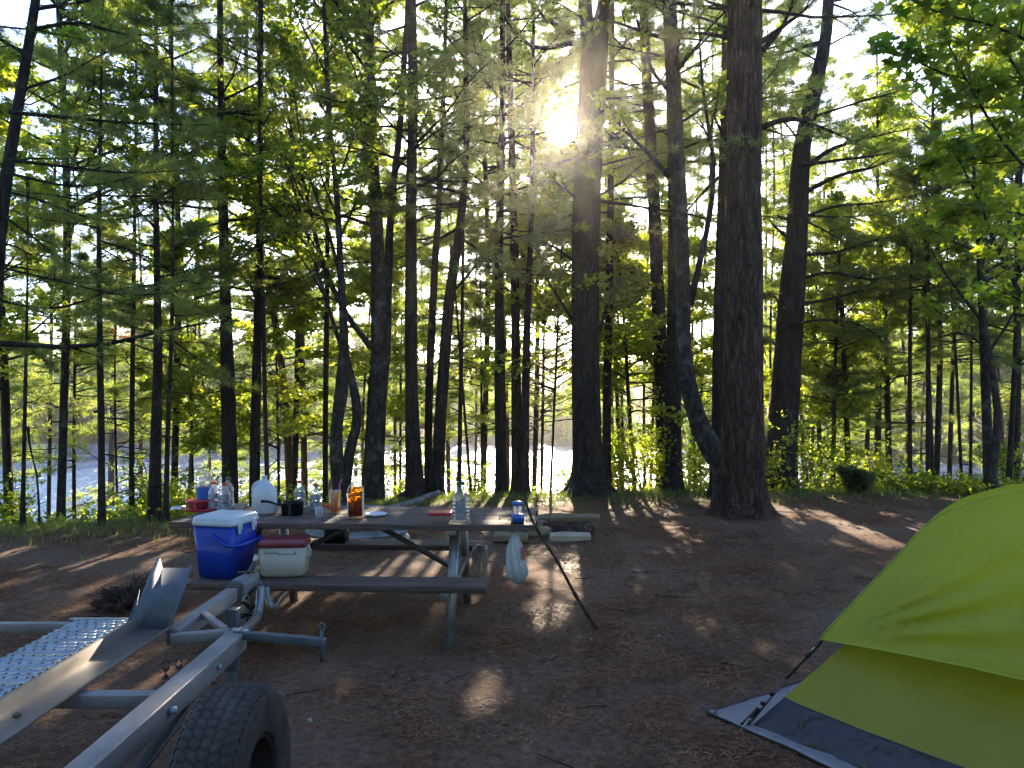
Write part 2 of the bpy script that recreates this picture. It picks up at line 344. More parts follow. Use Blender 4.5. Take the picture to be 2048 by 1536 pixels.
# places on the ground where the photograph has sun patches: the foliage stays open along those rays
SUNRAYS = []
def ray_open(u, v, r, z=0.0): SUNRAYS.append((GZ(u, v, z), SUN, r))
for a in [(1120,1180,.2),(1100,1225,.17),(1150,1150,.18),(1040,1130,.2),(850,1130,.3),(920,1145,.2),(780,1150,.2),(1740,1075,.16),(1700,1062,.13),
          (1640,1030,.2),(1560,1015,.2),(60,1140,.12),(180,1125,.15),(300,1095,.2),(330,1115,.15),
          (1090,1005,.4),(1000,1000,.25),(1330,1050,.12)]: ray_open(*a)
for u, z, r in [(660,.85,.09),(709,.85,.09),(920,.85,.08),(1035,.82,.12),(990,.76,.10),(600,1.0,.1),(1000,.35,.12)]: SUNRAYS.append((P(u, 1030, 5.2)*[1,1,0]+[0,0,z], SUN, r))
for x, y, z, r in [(-1.6,2.6,.55,.05),(-1.22,2.7,.55,.05)]: SUNRAYS.append((np.array([x, y, z]), SUN, r))
CAM = np.array([0, 0, CH])
def keep(C, pad=0):
    """foliage centres that do not close the gaps through which the sun comes"""
    k = np.ones(len(C), bool)
    for O, D, r in SUNRAYS:
        q = C-O; s = q@D; d = np.linalg.norm(q-s[:, None]*D, axis=1); k &= ~((d < r+pad) & (s > .3))
    q = C-CAM; s = q@SUN; d = np.linalg.norm(q-s[:, None]*SUN, axis=1); k &= ~((d < .020*s+.02+pad*.5) & (s > 0))
    q = C-CAM; u = q[:, 0]/np.maximum(q[:, 1], .1)*F+1024; v = UH-q[:, 2]/np.maximum(q[:, 1], .1)*F
    return k
def tufts(mb, C, A, g, ln=.11, wd=.013, k=7, spread=.75):
    n = len(C)
    if n == 0: return mb
    m = keep(C, ln*.35); C = C[m]; A = A[m]; n = len(C)
    D = unit(unit(A)[:, None]*(1-spread*.45)+rvec(g, n*k).reshape(n, k, 3)*spread)
    l = ln*g.uniform(.6, 1.2, (n, k, 1)); S = unit(np.cross(D, rvec(g, n*k).reshape(n, k, 3)))*wd/2
    c = C[:, None]+g.normal(size=(n, k, 3))*ln*.18
    V = np.stack([c-S, c+S, c+D*l], 2).reshape(-1, 3)
    return mb.add(V, np.arange(n*k*3).reshape(-1, 3))
LSH = {4: np.array([(0,0,0),(.42,.5,.12),(0,1,0),(-.42,.5,.12)]),
       6: np.array([(0,0,0),(.34,.3,.08),(.3,.62,.08),(0,1,-.05),(-.3,.62,.08),(-.34,.3,.08)]),
       10: np.array([(0,0,0),(.45,.08,.06),(.32,.34,.03),(.56,.62,.1),(.2,.62,.02),(0,1.05,-.08),(-.2,.62,.02),(-.56,.62,.1),(-.32,.34,.03),(-.45,.08,.06)])}
def leaves(mb, C, g, size=.08, shape=4, tilt=.7, pad=0):
    C = C[keep(C, pad)]; n = len(C)
    if n == 0: return mb
    Nn = unit(np.array([0, 0, 1.])+g.normal(size=(n, 3))*tilt); D = unit(np.cross(Nn, rvec(g, n))); S = np.cross(D, Nn)
    s = size*g.uniform(.6, 1.25, (n, 1, 1)); T = LSH[shape]
    V = C[:, None]+s*(S[:, None]*T[:, 0, None]+D[:, None]*T[:, 1, None]+Nn[:, None]*T[:, 2, None])
    return mb.add(V.reshape(-1, 3), np.arange(n*len(T)).reshape(n, -1))

def trunk_mesh(path, rad, ks=16, dz=.25, bark=0.0, flare=.5, seed=0, flk=5, noise=(9, 1.6), fl=.22):
    """path (n,3) from the ground up, rad per point"""
    Lh = np.sum(np.linalg.norm(np.diff(path, axis=0), axis=1)); n = max(8, int(Lh/dz))
    q = smooth_path(np.column_stack([path, rad]), n); p, r = q[:, :3], np.maximum(q[:, 3], .004)
    h = p[:, 2]-p[0, 2]
    T = unit(np.gradient(p, axis=0)); A = unit(np.cross(T, [0, 1, 0.])); B = np.cross(T, A)
    th = np.arange(ks)*2*np.pi/ks
    rr = r[:, None]*(1+flare*np.exp(-h/fl)[:, None]*(1+.55*np.cos(flk*th+seed)[None]+.25*np.cos((flk-2)*th+seed*2)[None])+.06*vn(np.cos(th)[None]*1.3+seed, np.sin(th)[None]*1.3, h[:, None]*.9))
    if bark:
        a = th[None]*r[:, None]/.5*noise[0]/1.0
        cx, cyy = np.cos(th)[None]*noise[0]*r[:, None]*2, np.sin(th)[None]*noise[0]*r[:, None]*2
        nz = vn(cx*2.2+seed, cyy*2.2, h[:, None]*noise[1]); n2 = vn(cx*5+3, cyy*5, h[:, None]*noise[1]*3)
        rr = rr+bark*(-np.abs(nz)*1.6+.5+.5*n2)
    V = p[:, None]+rr[..., None]*(A[:, None]*np.cos(th)[:, None]+B[:, None]*np.sin(th)[:, None])
    mb = MB(); idx = np.arange(n*ks).reshape(n, ks); a, b = idx[:-1], idx[1:]
    mb.add(V, np.stack([a, np.roll(a, -1, 1), np.roll(b, -1, 1), b], -1).reshape(-1, 4)); mb.Fc.append(idx[-1:])
    return mb, p, r

def limbs_from(p, r, g, n, h0, h1, L0, L1, e0, e1, az=None, curve=.0, m=6, wob=.05, rr=.35, power=1.0):
    """n limbs spread up a trunk; returns (n,m,3) points and (n,m) radii"""
    h = h0+(h1-h0)*np.sort(g.random(n))**power
    hh = p[:, 2]-p[0, 2]; base = np.stack([np.interp(h, hh, p[:, i]) for i in range(3)], -1); rb = np.interp(h, hh, r)
    f = (h-h0)/(h1-h0+1e-6); Ls = (L0+(L1-L0)*f)*g.uniform(.6, 1.15, n); el = R(1)*(e0+(e1-e0)*f+g.normal(size=n)*11)
    a = g.random(n)*2*np.pi if az is None else g.choice(az, n)+g.normal(size=n)*.5
    d = np.stack([np.cos(a)*np.cos(el), np.sin(a)*np.cos(el), np.sin(el)], -1)
    t_ = np.linspace(0, 1, m)
    Pt = base[:, None]+d[:, None]*Ls[:, None, None]*t_[:, None]
    Pt[..., 2] += curve*Ls[:, None]*t_**2
    Pt += np.cumsum(g.normal(size=(n, m, 3))*wob, axis=1)*t_[:, None]*Ls[:, None, None]*.5
    R0 = np.minimum(rb*.55, .009+.013*Ls*rr*2)
    return Pt, R0[:, None]*(1-.85*t_)
def subs(Pt, Rr, g, ns, ls, ang, t0=.25, flat=.35, m=4, up=0.0):
    """side shoots along limbs; flat keeps them near the limb's own level"""
    n, M, _ = Pt.shape
    t_ = t0+(1-t0)*(np.arange(ns)+g.random((n, ns)))/ns; x = t_*(M-1); i = np.clip(x.astype(int), 0, M-2); fr = (x-i)[..., None]
    ar = np.arange(n)[:, None]; b = Pt[ar, i]*(1-fr)+Pt[ar, i+1]*fr; rb = Rr[ar, i]
    D = unit(Pt[:, -1]-Pt[:, 0])[:, None]; Ll = np.linalg.norm(Pt[:, -1]-Pt[:, 0], axis=-1)[:, None]
    W = unit(np.cross(D, [0, 0, 1.])); sg = np.where(np.arange(ns)%2, 1, -1)[None, :, None]*np.ones((n, 1, 1))
    an = R(1)*(ang+g.normal(size=(n, ns))*12)[..., None]
    d = unit(D*np.cos(an)+W*sg*np.sin(an)+g.normal(size=(n, ns, 3))*flat*[.6, .6, 1]+[0, 0, up])
    l = (ls*Ll*(1.15-t_)*g.uniform(.6, 1.2, (n, ns)))[..., None, None]
    tt = np.linspace(0, 1, m)
    S = b[:, :, None]+d[:, :, None]*l*tt[:, None]+g.normal(size=(n, ns, m, 3))*.02*l*tt[:, None]
    rr = (rb*.6)[..., None]*(1-.8*tt)
    return S.reshape(-1, m, 3), np.maximum(rr.reshape(-1, m), .0018)
def along(S, g, k, t0=.3):
    n, m, _ = S.shape; t_ = t0+(1-t0)*(np.arange(k)+g.random((n, k)))/k; x = t_*(m-1); i = np.clip(x.astype(int), 0, m-2); fr = (x-i)[..., None]; ar = np.arange(n)[:, None]
    C = S[ar, i]*(1-fr)+S[ar, i+1]*fr; D = np.broadcast_to(unit(S[:, -1]-S[:, 0])[:, None], C.shape)
    return C.reshape(-1, 3), D.reshape(-1, 3)
def upath(pts, D, top=14, lean=None):
    """trunk path from (u, v, width px) points seen at depth D, carried on to height top"""
    a = [(*P(u, v, D), w/2/F*D) for u, v, w in pts]
    x, y, _, r0 = a[0]; z0 = Hs(x, y)-.12
    a[0] = (x, y, z0, r0)
    l, k = np.array(a[-1]), np.array(a[-2] if len(a) > 1 else a[-1])
    if l[2] < top:
        d = (l-k); d = d/max(d[2], .3); d[:2] = np.clip(d[:2], -.12, .12)
        for f in (.5, 1): 
            z = l[2]+(top-l[2])*f; a.append((l[0]+d[0]*(z-l[2])*.7, l[1], z, max(.02, l[3]*(1-.8*f))))
    a = np.array(a); o = np.argsort(a[:, 2]); return a[o, :3], a[o, 3]

ALL_TREES = []
def tree(name, label, path, rad, kind='pine', seed=0, flk=5, fl=.22, bark=None, ks=10, dz=.3, barkd=0, flare=.5, crown=None, limbs=(), dead=None, leafm=None,
         tuft=None, leaf=None, group=None, D=12, stems=(), parts=True, cat=None):
    """one tree: trunk, branches, crown. limbs: explicit (u,v,[Y]) polylines with start width px"""
    g = np.random.default_rng(seed+1000)
    base = np.array(path[0]); o = thing(name, label, cat or 'tree', base, group=group)
    bark = bark or BARK_GREY
    tm, p, r = trunk_mesh(np.array(path), np.array(rad), ks, dz, barkd, flare, seed, flk, fl=fl)
    for st in stems:                      # extra stems of the same tree
        sm_, sp, sr = trunk_mesh(np.array(st[0]), np.array(st[1]), max(8, ks-2), dz, barkd*.6, 0, seed+5); tm.add(np.concatenate(sm_.V), *sm_.Fc)
    wood = MB(); fol = MB(); B = []; 
    for li, lb in enumerate(limbs):
        pts = np.array([P(q[0], q[1], q[2] if len(q) > 2 else lb[2]) for q in lb[0]]); w0 = lb[1]
        sp = smooth_path(pts, 10); B.append((sp, np.linspace(w0/2/F*lb[2], .004, 10)))
        tubes(wood, sp, B[-1][1], 6)
    c = dict(n=40, h0=4, h1=13, L0=1.8, L1=.7, e0=5, e1=35, ns=8, sl=.42, ang=50, k=7, curve=.0, t0=.3, flat=.25, up=.0)
    c.update(crown or {})
    if dead:
        Pd, Rd = limbs_from(p, r, g, dead[0], dead[1], dead[2], dead[3], dead[3]*.8, -8, 22, wob=.22, rr=.2, curve=g.uniform(-.15, .2))
        tubes(wood, Pd, Rd*.7, 4, cap=False)
        Sd, Rs = subs(Pd, Rd*.6, g, 3, .4, 45, .3); tubes(wood, Sd, Rs, 3, cap=False)
    sets = []
    if c['n']:
        Pt, Rr = limbs_from(p, r, g, c['n'], c['h0'], c['h1'], c['L0'], c['L1'], c['e0'], c['e1'], curve=c['curve'], wob=.07, az=c.get('az'), power=c.get('power', 1.0))
        tubes(wood, Pt, Rr, 5, cap=False); sets.append((Pt, Rr))
    if B:
        Pe = np.array([b[0] for b in B]); Re = np.array([b[1] for b in B]); sets.append((Pe, Re))
    for si, (Pt, Rr) in enumerate(sets):
        t0 = c['t0'] if si == 0 and c['n'] else c.get('t0e', c['t0'])
        ns = c['ns'] if si == 0 and c['n'] else c.get('nse', c['ns']*2)
        S, Rs = subs(Pt, Rr, g, ns, c['sl'], c['ang'], t0, c['flat'], up=c['up'])
        tubes(wood, S, Rs, 3, cap=False)
        if kind == 'pine':
            tf = dict(ln=.12, wd=.008, k=8, spread=.75); tf.update(tuft or {})
            C, Dd = along(S, g, c['k']); tufts(fol, C, Dd, g, **tf)
            C, Dd = along(Pt, g, c['k']*2, .45); tufts(fol, C, Dd, g, **tf)
        else:
            lf = dict(size=.09, shape=4, tilt=.6); lf.update(leaf or {})
            S2, R2 = subs(S, Rs, g, 3, .6, 40, .2, .4, m=3); tubes(wood, S2, R2, 3, cap=False)
            for q, kk in ((S, c['k']), (S2, c['k'])):
                C, Dd = along(q, g, kk, .25); C = C+g.normal(size=C.shape)*[.06, .06, .035]*lf['size']/.09; leaves(fol, C, g, **lf)
    if wood.n: tm.add(np.concatenate(wood.V), *wood.Fc)
    tm.build('trunk', bark, o, smooth=True, off=base)
    if fol.n: fol.build('crown', leafm or (NEEDLE if kind == 'pine' else LEAF), o, off=base)
    ALL_TREES.append(o); return o
def T(name, label, pts, D, top=14, **k):
    p, r = upath(pts, D, top); return tree(name, label, p, r, D=D, **k)
PINE = dict(n=58, h0=3.6, h1=12.5, L0=2.1, L1=1.3, e0=-2, e1=28, ns=8, k=10)
# ---- the big near trunks
T('red_pine', 'thickest trunk, a red pine with flaky reddish bark and flared root foot',
  [(1487,1030,88),(1487,985,84),(1486,900,80),(1486,700,76),(1487,400,70),(1489,100,66),(1490,-60,64)], 10.2, 15, seed=1, bark=BARK_RED, ks=84, dz=.03, barkd=.015, flare=1.0, flk=6, fl=.16,
  limbs=[([(1520,255),(1580,238),(1660,262),(1720,290)],13,10.2),([(1515,90),(1570,50),(1620,10),(1660,-50)],12,10.2),([(1525,100),(1560,60),(1600,-40)],14,10.3),
         ([(1455,75),(1400,66),(1330,68)],9,10.3),([(1455,15),(1410,0),(1380,-30)],9,10.1)],
  crown=dict(n=34, h0=6.4, h1=14, L0=2.4, L1=1.0, e0=5, e1=35, t0=.5, ns=8, k=9, t0e=.5, nse=10), dead=(5,2.6,6,.5))
T('white_pine', 'dark pine trunk with the low sun at its left edge, forked near the top',
  [(1176,985,70),(1175,950,62),(1172,800,57),(1170,600,54),(1172,450,54),(1178,300,54),(1185,180,55),(1190,100,54),(1206,20,29),(1212,-60,26)], 12.4, 14, seed=2, ks=56, dz=.05, barkd=.010, flare=1.4, fl=.18, bark=BARK_GREY,
  stems=[(np.array([P(1184,190,12.38),P(1180,110,12.38),P(1172,30,12.38),P(1170,-60,12.38),P(1180,-400,12.38)]), np.array([.15,.14,.115,.10,.05]))],
  limbs=[([(1150,70),(1090,35),(1040,-20)],13,12.4),([(1150,85),(1070,95),(1000,20),(960,-40)],12,12.3),([(1150,395),(1120,370),(1090,360),(1060,440)],5,12.2),
         ([(1145,640),(1120,600),(1095,560),(1070,470)],7,12.2),([(1145,520),(1100,490),(1040,480)],6,12.3),([(1208,260),(1240,280),(1290,330),(1335,355)],9,12.4),
         ([(1200,660),(1215,610),(1240,560)],8,12.3)],
  crown=dict(n=34, h0=4.6, h1=13, L0=2.2, L1=1.0, e0=0, e1=30, ns=8, k=9, nse=10), dead=(14,2.2,6,.9))
T('white_pine', 'stout leaning white pine with many side branches behind the thickest red pine',
  [(1558,965,66),(1562,900,60),(1572,760,56),(1583,600,50),(1596,420,40),(1604,300,34),(1625,200,30),(1650,80,24),(1660,-40,20)], 13.4, 14, seed=3, ks=28, dz=.12, barkd=.008, flare=.4,
  limbs=[([(1600,345),(1660,300),(1740,275),(1830,255)],13,13.4),([(1605,330),(1680,320),(1800,300),(1850,280)],8,13.2),([(1600,390),(1680,350),(1760,330),(1840,270)],12,13.5),
         ([(1598,440),(1660,415),(1760,405),(1850,385)],8,13.3),([(1592,510),(1670,505),(1750,480),(1830,470)],9,13.4),([(1588,560),(1660,545),(1750,560),(1860,520)],8,13.3),
         ([(1582,610),(1650,600),(1720,580),(1790,530)],9,13.4),([(1575,650),(1650,640),(1740,660),(1780,700)],7,13.1),([(1580,480),(1540,440),(1530,400)],8,13.4),([(1570,620),(1540,590),(1520,600)],6,13.2),([(1562,700),(1535,680),(1520,690)],6,13.2)],
  crown=dict(n=26, h0=4.8, h1=13, L0=2.4, L1=1.0, e0=-3, e1=30, ns=8, k=9, t0e=.45, nse=11), dead=(10,1.4,5,.8))
T('maple', 'crooked maple with a pale knot, bending left beside the thickest red pine',
  [(1446,985,48),(1443,930,44),(1424,900,44),(1400,850,38),(1372,740,32),(1366,560,30),(1358,400,30),(1348,200,30),(1342,60,28),(1338,-40,26)], 10.9, 12, seed=4, kind='leaf', bark=BARK_MAPLE, ks=20, dz=.1, barkd=.003, flare=.2,
  limbs=[([(1380,610),(1400,520),(1418,440),(1428,340),(1408,200),(1398,60),(1395,-40)],15,10.9),([(1340,355),(1300,310),(1240,250),(1200,190)],12,10.9),([(1348,190),(1310,150),(1280,60),(1250,-30)],9,10.9)],
  crown=dict(n=12, h0=5.5, h1=11, L0=2.2, L1=1.2, e0=30, e1=55, ns=6, k=5, sl=.4, t0e=.45, nse=8))
T('pine', 'straight dark pine standing left of the crooked maple', [(1330,965,34),(1327,850,30),(1318,650,27),(1310,450,25),(1296,200,22),(1285,-20,18)], 13.6, 13, seed=5, ks=16, barkd=.004,
  crown={**PINE, 'h0': 5.2, 'n': 38}, dead=(12,2,5,.7))
T('pine', 'straight pine trunk touching the left side of the crooked maple', [(1347,968,34),(1347,800,30),(1350,500,28),(1346,200,27),(1338,-20,25)], 12.9, 13, seed=6, ks=16, barkd=.004, crown={**PINE, 'h0': 5.5, 'n': 34}, dead=(9,2,5,.6))
T('pine', 'narrow pine between the crooked maple and the thickest red pine', [(1433,985,28),(1436,850,27),(1440,600,24),(1448,300,18),(1452,-20,12)], 12.0, 13, seed=7, ks=14, barkd=.004, crown={**PINE, 'h0': 5.0, 'n': 30}, dead=(9,2,5,.7))
T('pine', 'slim pole pine close on the right of the sunlit dark pine', [(1213,985,20),(1214,800,17),(1218,600,15),(1222,350,13),(1224,-20,10)], 13.3, 12, seed=8, ks=10, crown={**PINE, 'h0': 4.0, 'n': 34, 'L0': 1.4})
# ---- centre group
T('pine', 'left one of the three slim pines in front of the bright water', [(1003,982,25),(1001,850,23),(999,700,20),(998,500,17),(1003,300,14),(1005,0,11)], 12.8, 13, seed=9, ks=12, barkd=.003, bark=BARK_GREY, crown={**PINE, 'h0': 3.6, 'n': 40, 'L0': 1.5}, dead=(26,1.2,4,.9))
T('pine', 'middle one of the three slim pines in front of the bright water', [(1034,984,25),(1033,850,21),(1030,600,17),(1026,400,15),(1018,100,11)], 13.0, 13, seed=10, ks=12, barkd=.003, bark=BARK_RED, crown={**PINE, 'h0': 3.4, 'n': 40, 'L0': 1.5}, dead=(26,1.2,4,.9))
T('pine', 'right one of the three slim pines in front of the bright water', [(1048,984,22),(1050,850,17),(1055,620,14),(1062,450,10),(1066,200,8)], 12.6, 11, seed=11, ks=10, crown={**PINE, 'h0': 3.8, 'n': 34, 'L0': 1.3}, dead=(22,1.2,4,.8))
T('pine', 'thin dead pole pine behind the green capped glass bottle', [(918,968,9),(921,800,9),(925,600,7),(927,400,6),(930,200,4)], 12.4, 9, seed=12, ks=7, crown=dict(n=10,h0=4.5,h1=8.5,L0=.9,L1=.4,ns=4,k=5), dead=(30,1,4.6,.75), bark=BARK_THIN)
T('pine', 'right trunk of the leaning pair in the centre of the wood', [(873,985,28),(880,850,25),(890,700,23),(901,580,22),(918,470,18),(930,350,14),(932,150,11),(930,0,9)], 12.5, 12, seed=13, ks=12, barkd=.003, crown={**PINE, 'h0': 4.2, 'n': 36}, dead=(12,1.8,4.5,.7),
  limbs=[([(900,590),(960,520),(1000,450)],7,12.5)])
T('pine', 'left trunk of the leaning pair in the centre of the wood', [(856,980,16),(858,800,16),(868,560,15),(878,400,12),(888,150,9)], 12.9, 12, seed=14, ks=10, crown={**PINE, 'h0': 4.4, 'n': 30, 'L0': 1.4}, dead=(8,1.8,4.5,.6))
T('pine', 'stout straight dark pine with a swollen foot behind the small white plate', [(832,990,42),(828,930,34),(824,800,27),(822,600,25),(822,400,22),(826,200,20),(823,-20,18)], 12.2, 14, seed=15, ks=20, barkd=.004, flare=.25, crown={**PINE, 'h0': 4.6, 'n': 44}, dead=(10,2,5,.6))
T('maple', 'large forked maple rising behind the liquor bottle', [(746,985,46),(750,930,39),(756,800,34),(758,640,32),(753,450,27),(742,250,24),(738,60,20),(736,-40,18)], 12.4, 12, seed=16, kind='leaf', bark=BARK_MAPLE, ks=20, dz=.12, barkd=.004, flare=.3,
  stems=[(np.array([P(764,820,12.5),P(772,700,12.5),P(776,560,12.5),P(782,420,12.5),P(800,250,12.6),P(812,60,12.6),P(820,-80,12.6)]), np.array([.06,.075,.07,.06,.05,.04,.03]))],
  limbs=[([(742,695),(700,640),(650,540),(612,380),(582,260),(566,160),(560,60)],14,12.3),([(745,130),(720,80),(690,20),(660,-30)],9,12.4),([(748,330),(700,230),(680,120),(672,0)],8,12.3),([(752,420),(800,330),(850,240),(880,120)],7,12.4),
         ([(610,380),(540,300),(480,270),(430,240)],7,12.2),([(640,520),(560,430),(500,360),(440,330)],7,12.2)],
  crown=dict(n=26, h0=4.6, h1=11.5, L0=2.5, L1=1.3, e0=25, e1=55, ns=9, k=9, sl=.42, t0e=.3, nse=14))
T('maple', 'curved double stemmed maple behind the orange drink', [(683,985,30),(674,930,27),(673,860,24),(683,780,26),(688,690,20),(682,560,14),(674,400,12),(660,250,10),(650,60,8)], 11.9, 11, seed=17, kind='leaf', bark=BARK_MAPLE, ks=14, dz=.12, flare=.15,
  stems=[(np.array([P(688,985,12),P(700,900,12),P(714,840,12),P(710,790,12),P(700,745,12),P(690,700,12)]), np.array([.1,.08,.075,.07,.06,.05]))],
  limbs=[([(684,700),(640,560),(600,420),(560,300),(500,200)],9,11.9),([(682,560),(650,440),(620,360),(590,200),(575,60)],8,11.9),([(678,480),(720,380),(740,260)],6,11.9),([(655,600),(590,500),(530,440),(450,370)],6,11.8)],
  crown=dict(n=20, h0=4.2, h1=10.5, L0=2.3, L1=1.1, e0=25, e1=55, ns=9, k=9, sl=.42, t0e=.3, nse=14))
T('pine', 'slim pole pine just left of the curved double maple', [(651,985,12),(651,800,11),(654,600,10),(655,400,9),(655,100,7)], 13.2, 12, seed=18, ks=8, crown={**PINE, 'h0': 3.2, 'n': 34, 'L0': 1.3}, dead=(10,1,3.4,.7), bark=BARK_THIN)
# ---- left group
T('pine', 'thick dark pine behind the cluster of red capped bottles', [(462,985,32),(459,900,30),(455,750,27),(451,600,22),(446,400,18),(442,200,14),(440,0,11)], 12.0, 13, seed=19, ks=16, barkd=.004, crown={**PINE, 'h0': 3.6, 'n': 46}, dead=(10,1.2,4,.7))
T('pine', 'dark pine behind the left side of the white milk jug', [(508,985,22),(511,850,20),(514,700,17),(518,500,14),(520,300,12),(522,0,9)], 12.2, 13, seed=20, ks=12, barkd=.003, crown={**PINE, 'h0': 3.6, 'n': 40, 'L0': 1.5}, dead=(8,1.2,4,.7))
T('pine', 'thin black pole pine behind the neck of the white milk jug', [(537,965,10),(530,800,9),(526,600,9),(521,400,7),(519,200,5)], 11.6, 9, seed=21, ks=7, crown=dict(n=14,h0=4.5,h1=8.5,L0=1,L1=.4,ns=5,k=5), dead=(12,1.2,4.6,.7), bark=BARK_THIN)
T('pine', 'rough black pole pine standing alone in front of the lake on the left', [(204,1048,13),(203,900,13),(200,700,12),(198,500,9),(199,350,7),(203,150,5)], 9.5, 8.5, seed=22, ks=10, barkd=.003, bark=BARK_THIN, crown=dict(n=24,h0=3.6,h1=8.3,L0=1.5,L1=.4,e0=-5,e1=25,ns=7,k=7), dead=(22,1.0,3.8,.7))
T('pine', 'slim pine second to the right of the black pole pine at the lake', [(263,1015,11),(264,850,10),(267,600,8),(270,400,7),(272,200,5)], 10.8, 9, seed=23, ks=9, bark=BARK_THIN, crown=dict(n=50,h0=2.4,h1=8.8,L0=1.6,L1=.4,e0=-5,e1=25,ns=8,k=7), dead=(12,.6,2.6,.6))
T('pine', 'double trunked brown pine left of the table in front of the water', [(308,1042,26),(311,900,22),(316,700,17),(314,560,13),(312,400,11),(312,150,8)], 10.2, 10, seed=24, ks=12, barkd=.003, bark=BARK_THIN, crown=dict(n=50,h0=2.6,h1=9.8,L0=1.7,L1=.5,e0=-5,e1=25,ns=8,k=7), dead=(14,.8,3,.7))
T('pine', 'slim pine leaning slightly right beside the left end of the table', [(331,1040,11),(336,850,9),(342,700,8),(346,550,7),(345,350,5)], 9.9, 8, seed=25, ks=8, bark=BARK_THIN, crown=dict(n=34,h0=2.4,h1=7.8,L0=1.2,L1=.4,e0=-5,e1=25,ns=7,k=7), dead=(12,.6,3,.5))
T('sapling', 'thin black bare sapling near the left edge of the photo', [(44,1052,9),(48,900,8),(51,750,7),(54,600,5),(55,480,3)], 9.3, 4.2, seed=26, ks=7, bark=BARK_THIN, crown=dict(n=8,h0=2.6,h1=4,L0=.8,L1=.3,ns=4,k=6), dead=(12,.6,3,.4))
T('sapling', 'crooked leafless twig sapling in front of the lake at the far left', [(80,1040,5),(76,980,4),(70,930,4),(60,900,2)], 9.4, 1.2, seed=27, ks=6, bark=BARK_THIN, crown=dict(n=0), dead=(5,.5,1.0,.3))
T('pine', 'dark near pine leaning right at the left edge, with long bare limbs', [(-60,1150,34),(-40,900,30),(-10,600,26),(4,420,24),(30,250,20),(62,60,17),(80,-60,15)], 7.2, 9, seed=28, ks=16, barkd=.004, bark=BARK_GREY,
  limbs=[([(20,225),(100,232),(250,245),(430,250)],9,7.0),([(18,320),(120,332),(250,345),(400,338)],8,6.9),([(10,345),(150,372),(280,350),(340,330)],7,7.1),([(0,600),(100,618),(230,580),(380,560)],6,7.2),([(-20,530),(110,560),(250,590),(420,575)],6,7.0),
         ([(40,180),(130,150),(200,110),(270,80)],6,7.0),([(5,430),(60,470),(130,520),(220,560)],6,7.1),([(60,60),(150,45),(260,70),(380,60)],8,7.2),([(50,110),(-20,60),(-60,20)],8,7.1),([(0,380),(80,400),(200,440),(300,430)],6,7.3),([(60,20),(180,0),(300,-40)],8,7.2),([(-30,690),(60,700),(110,740)],6,7.2)],
  crown=dict(n=20, h0=5.5, h1=8.5, L0=1.8, L1=.8, e0=5, e1=30, ns=8, k=7, t0e=.2, nse=14, sl=.28), dead=(12,2.4,5.4,1.1), tuft=dict(ln=.09, wd=.006, k=10))
T('pine', 'hidden near pine reaching one long bare curved limb in from the left', [(-330,1200,40),(-320,900,36),(-315,600,30),(-310,300,28)], 6.6, 9, seed=29, ks=12, bark=BARK_GREY,
  limbs=[([(-315,640),(-100,680),(60,690),(180,694),(300,668),(400,648),(480,640)],22,6.4),([(-310,560),(-100,590),(40,610),(150,650)],9,6.5)],
  crown=dict(n=20, h0=5, h1=8.5, L0=1.8, L1=.8, ns=8, k=6, t0e=.55, nse=7, sl=.14), tuft=dict(ln=.09, wd=.006, k=8))
# ---- right side: maples and saplings
T('maple', 'near maple hanging leafy branches into the upper right corner', [(2300,1250,60),(2280,900,50),(2260,500,46),(2250,200,40)], 6.3, 9, seed=30, kind='leaf', bark=BARK_MAPLE, ks=14,
  limbs=[([(2262,880),(2150,740),(2048,600),(1992,490),(1935,350),(1880,262)],15,6.0),([(2250,620),(2110,400),(2010,290),(1950,190),(1890,70),(1880,0)],11,6.2),([(2250,500),(2130,300),(2040,150),(1990,60),(1960,-20)],11,6.0),
         ([(2250,330),(2100,230),(1980,190),(1850,130),(1760,90)],10,6.3),([(2250,300),(2120,120),(1980,50),(1860,20),(1790,-20)],10,5.8),([(2260,640),(2150,500),(2050,430),(1960,420),(1880,440)],9,6.4),([(2255,450),(2140,330),(2040,310),(1930,320),(1840,330)],9,6.5),([(2260,760),(2160,640),(2070,590),(1980,600)],8,6.5)],
  crown=dict(n=10, h0=5, h1=8, L0=1.8, L1=1, e0=20, e1=50, ns=6, k=5, sl=.26, t0e=.42, nse=13), leaf=dict(size=.09, shape=10, tilt=.55), leafm=LEAF)
T('maple', 'pale double stemmed maple standing behind the top of the green tent', [(1982,975,27),(1976,900,20),(1970,760,16),(1964,620,13),(1958,500,10),(1950,380,7)], 12.2, 8, seed=31, kind='leaf', bark=BARK_MAPLE, ks=12,
  stems=[(np.array([P(1978,960,12),P(1995,860,12),P(1985,740,12),P(1968,640,12),P(1975,540,12)]), np.array([.09,.06,.05,.04,.03]))],
  limbs=[([(1962,640),(1900,560),(1850,480),(1820,420)],7,12.2),([(1968,720),(2030,620),(2060,520)],7,12.2),([(1960,540),(2000,450),(2040,380)],6,12.2),([(1965,690),(1900,640),(1840,600)],5,12.0)],
  crown=dict(n=26, h0=3.2, h1=8, L0=1.7, L1=.8, e0=15, e1=50, ns=6, k=6, sl=.45, t0e=.3, nse=9), leafm=LEAF_B, leaf=dict(size=.10))
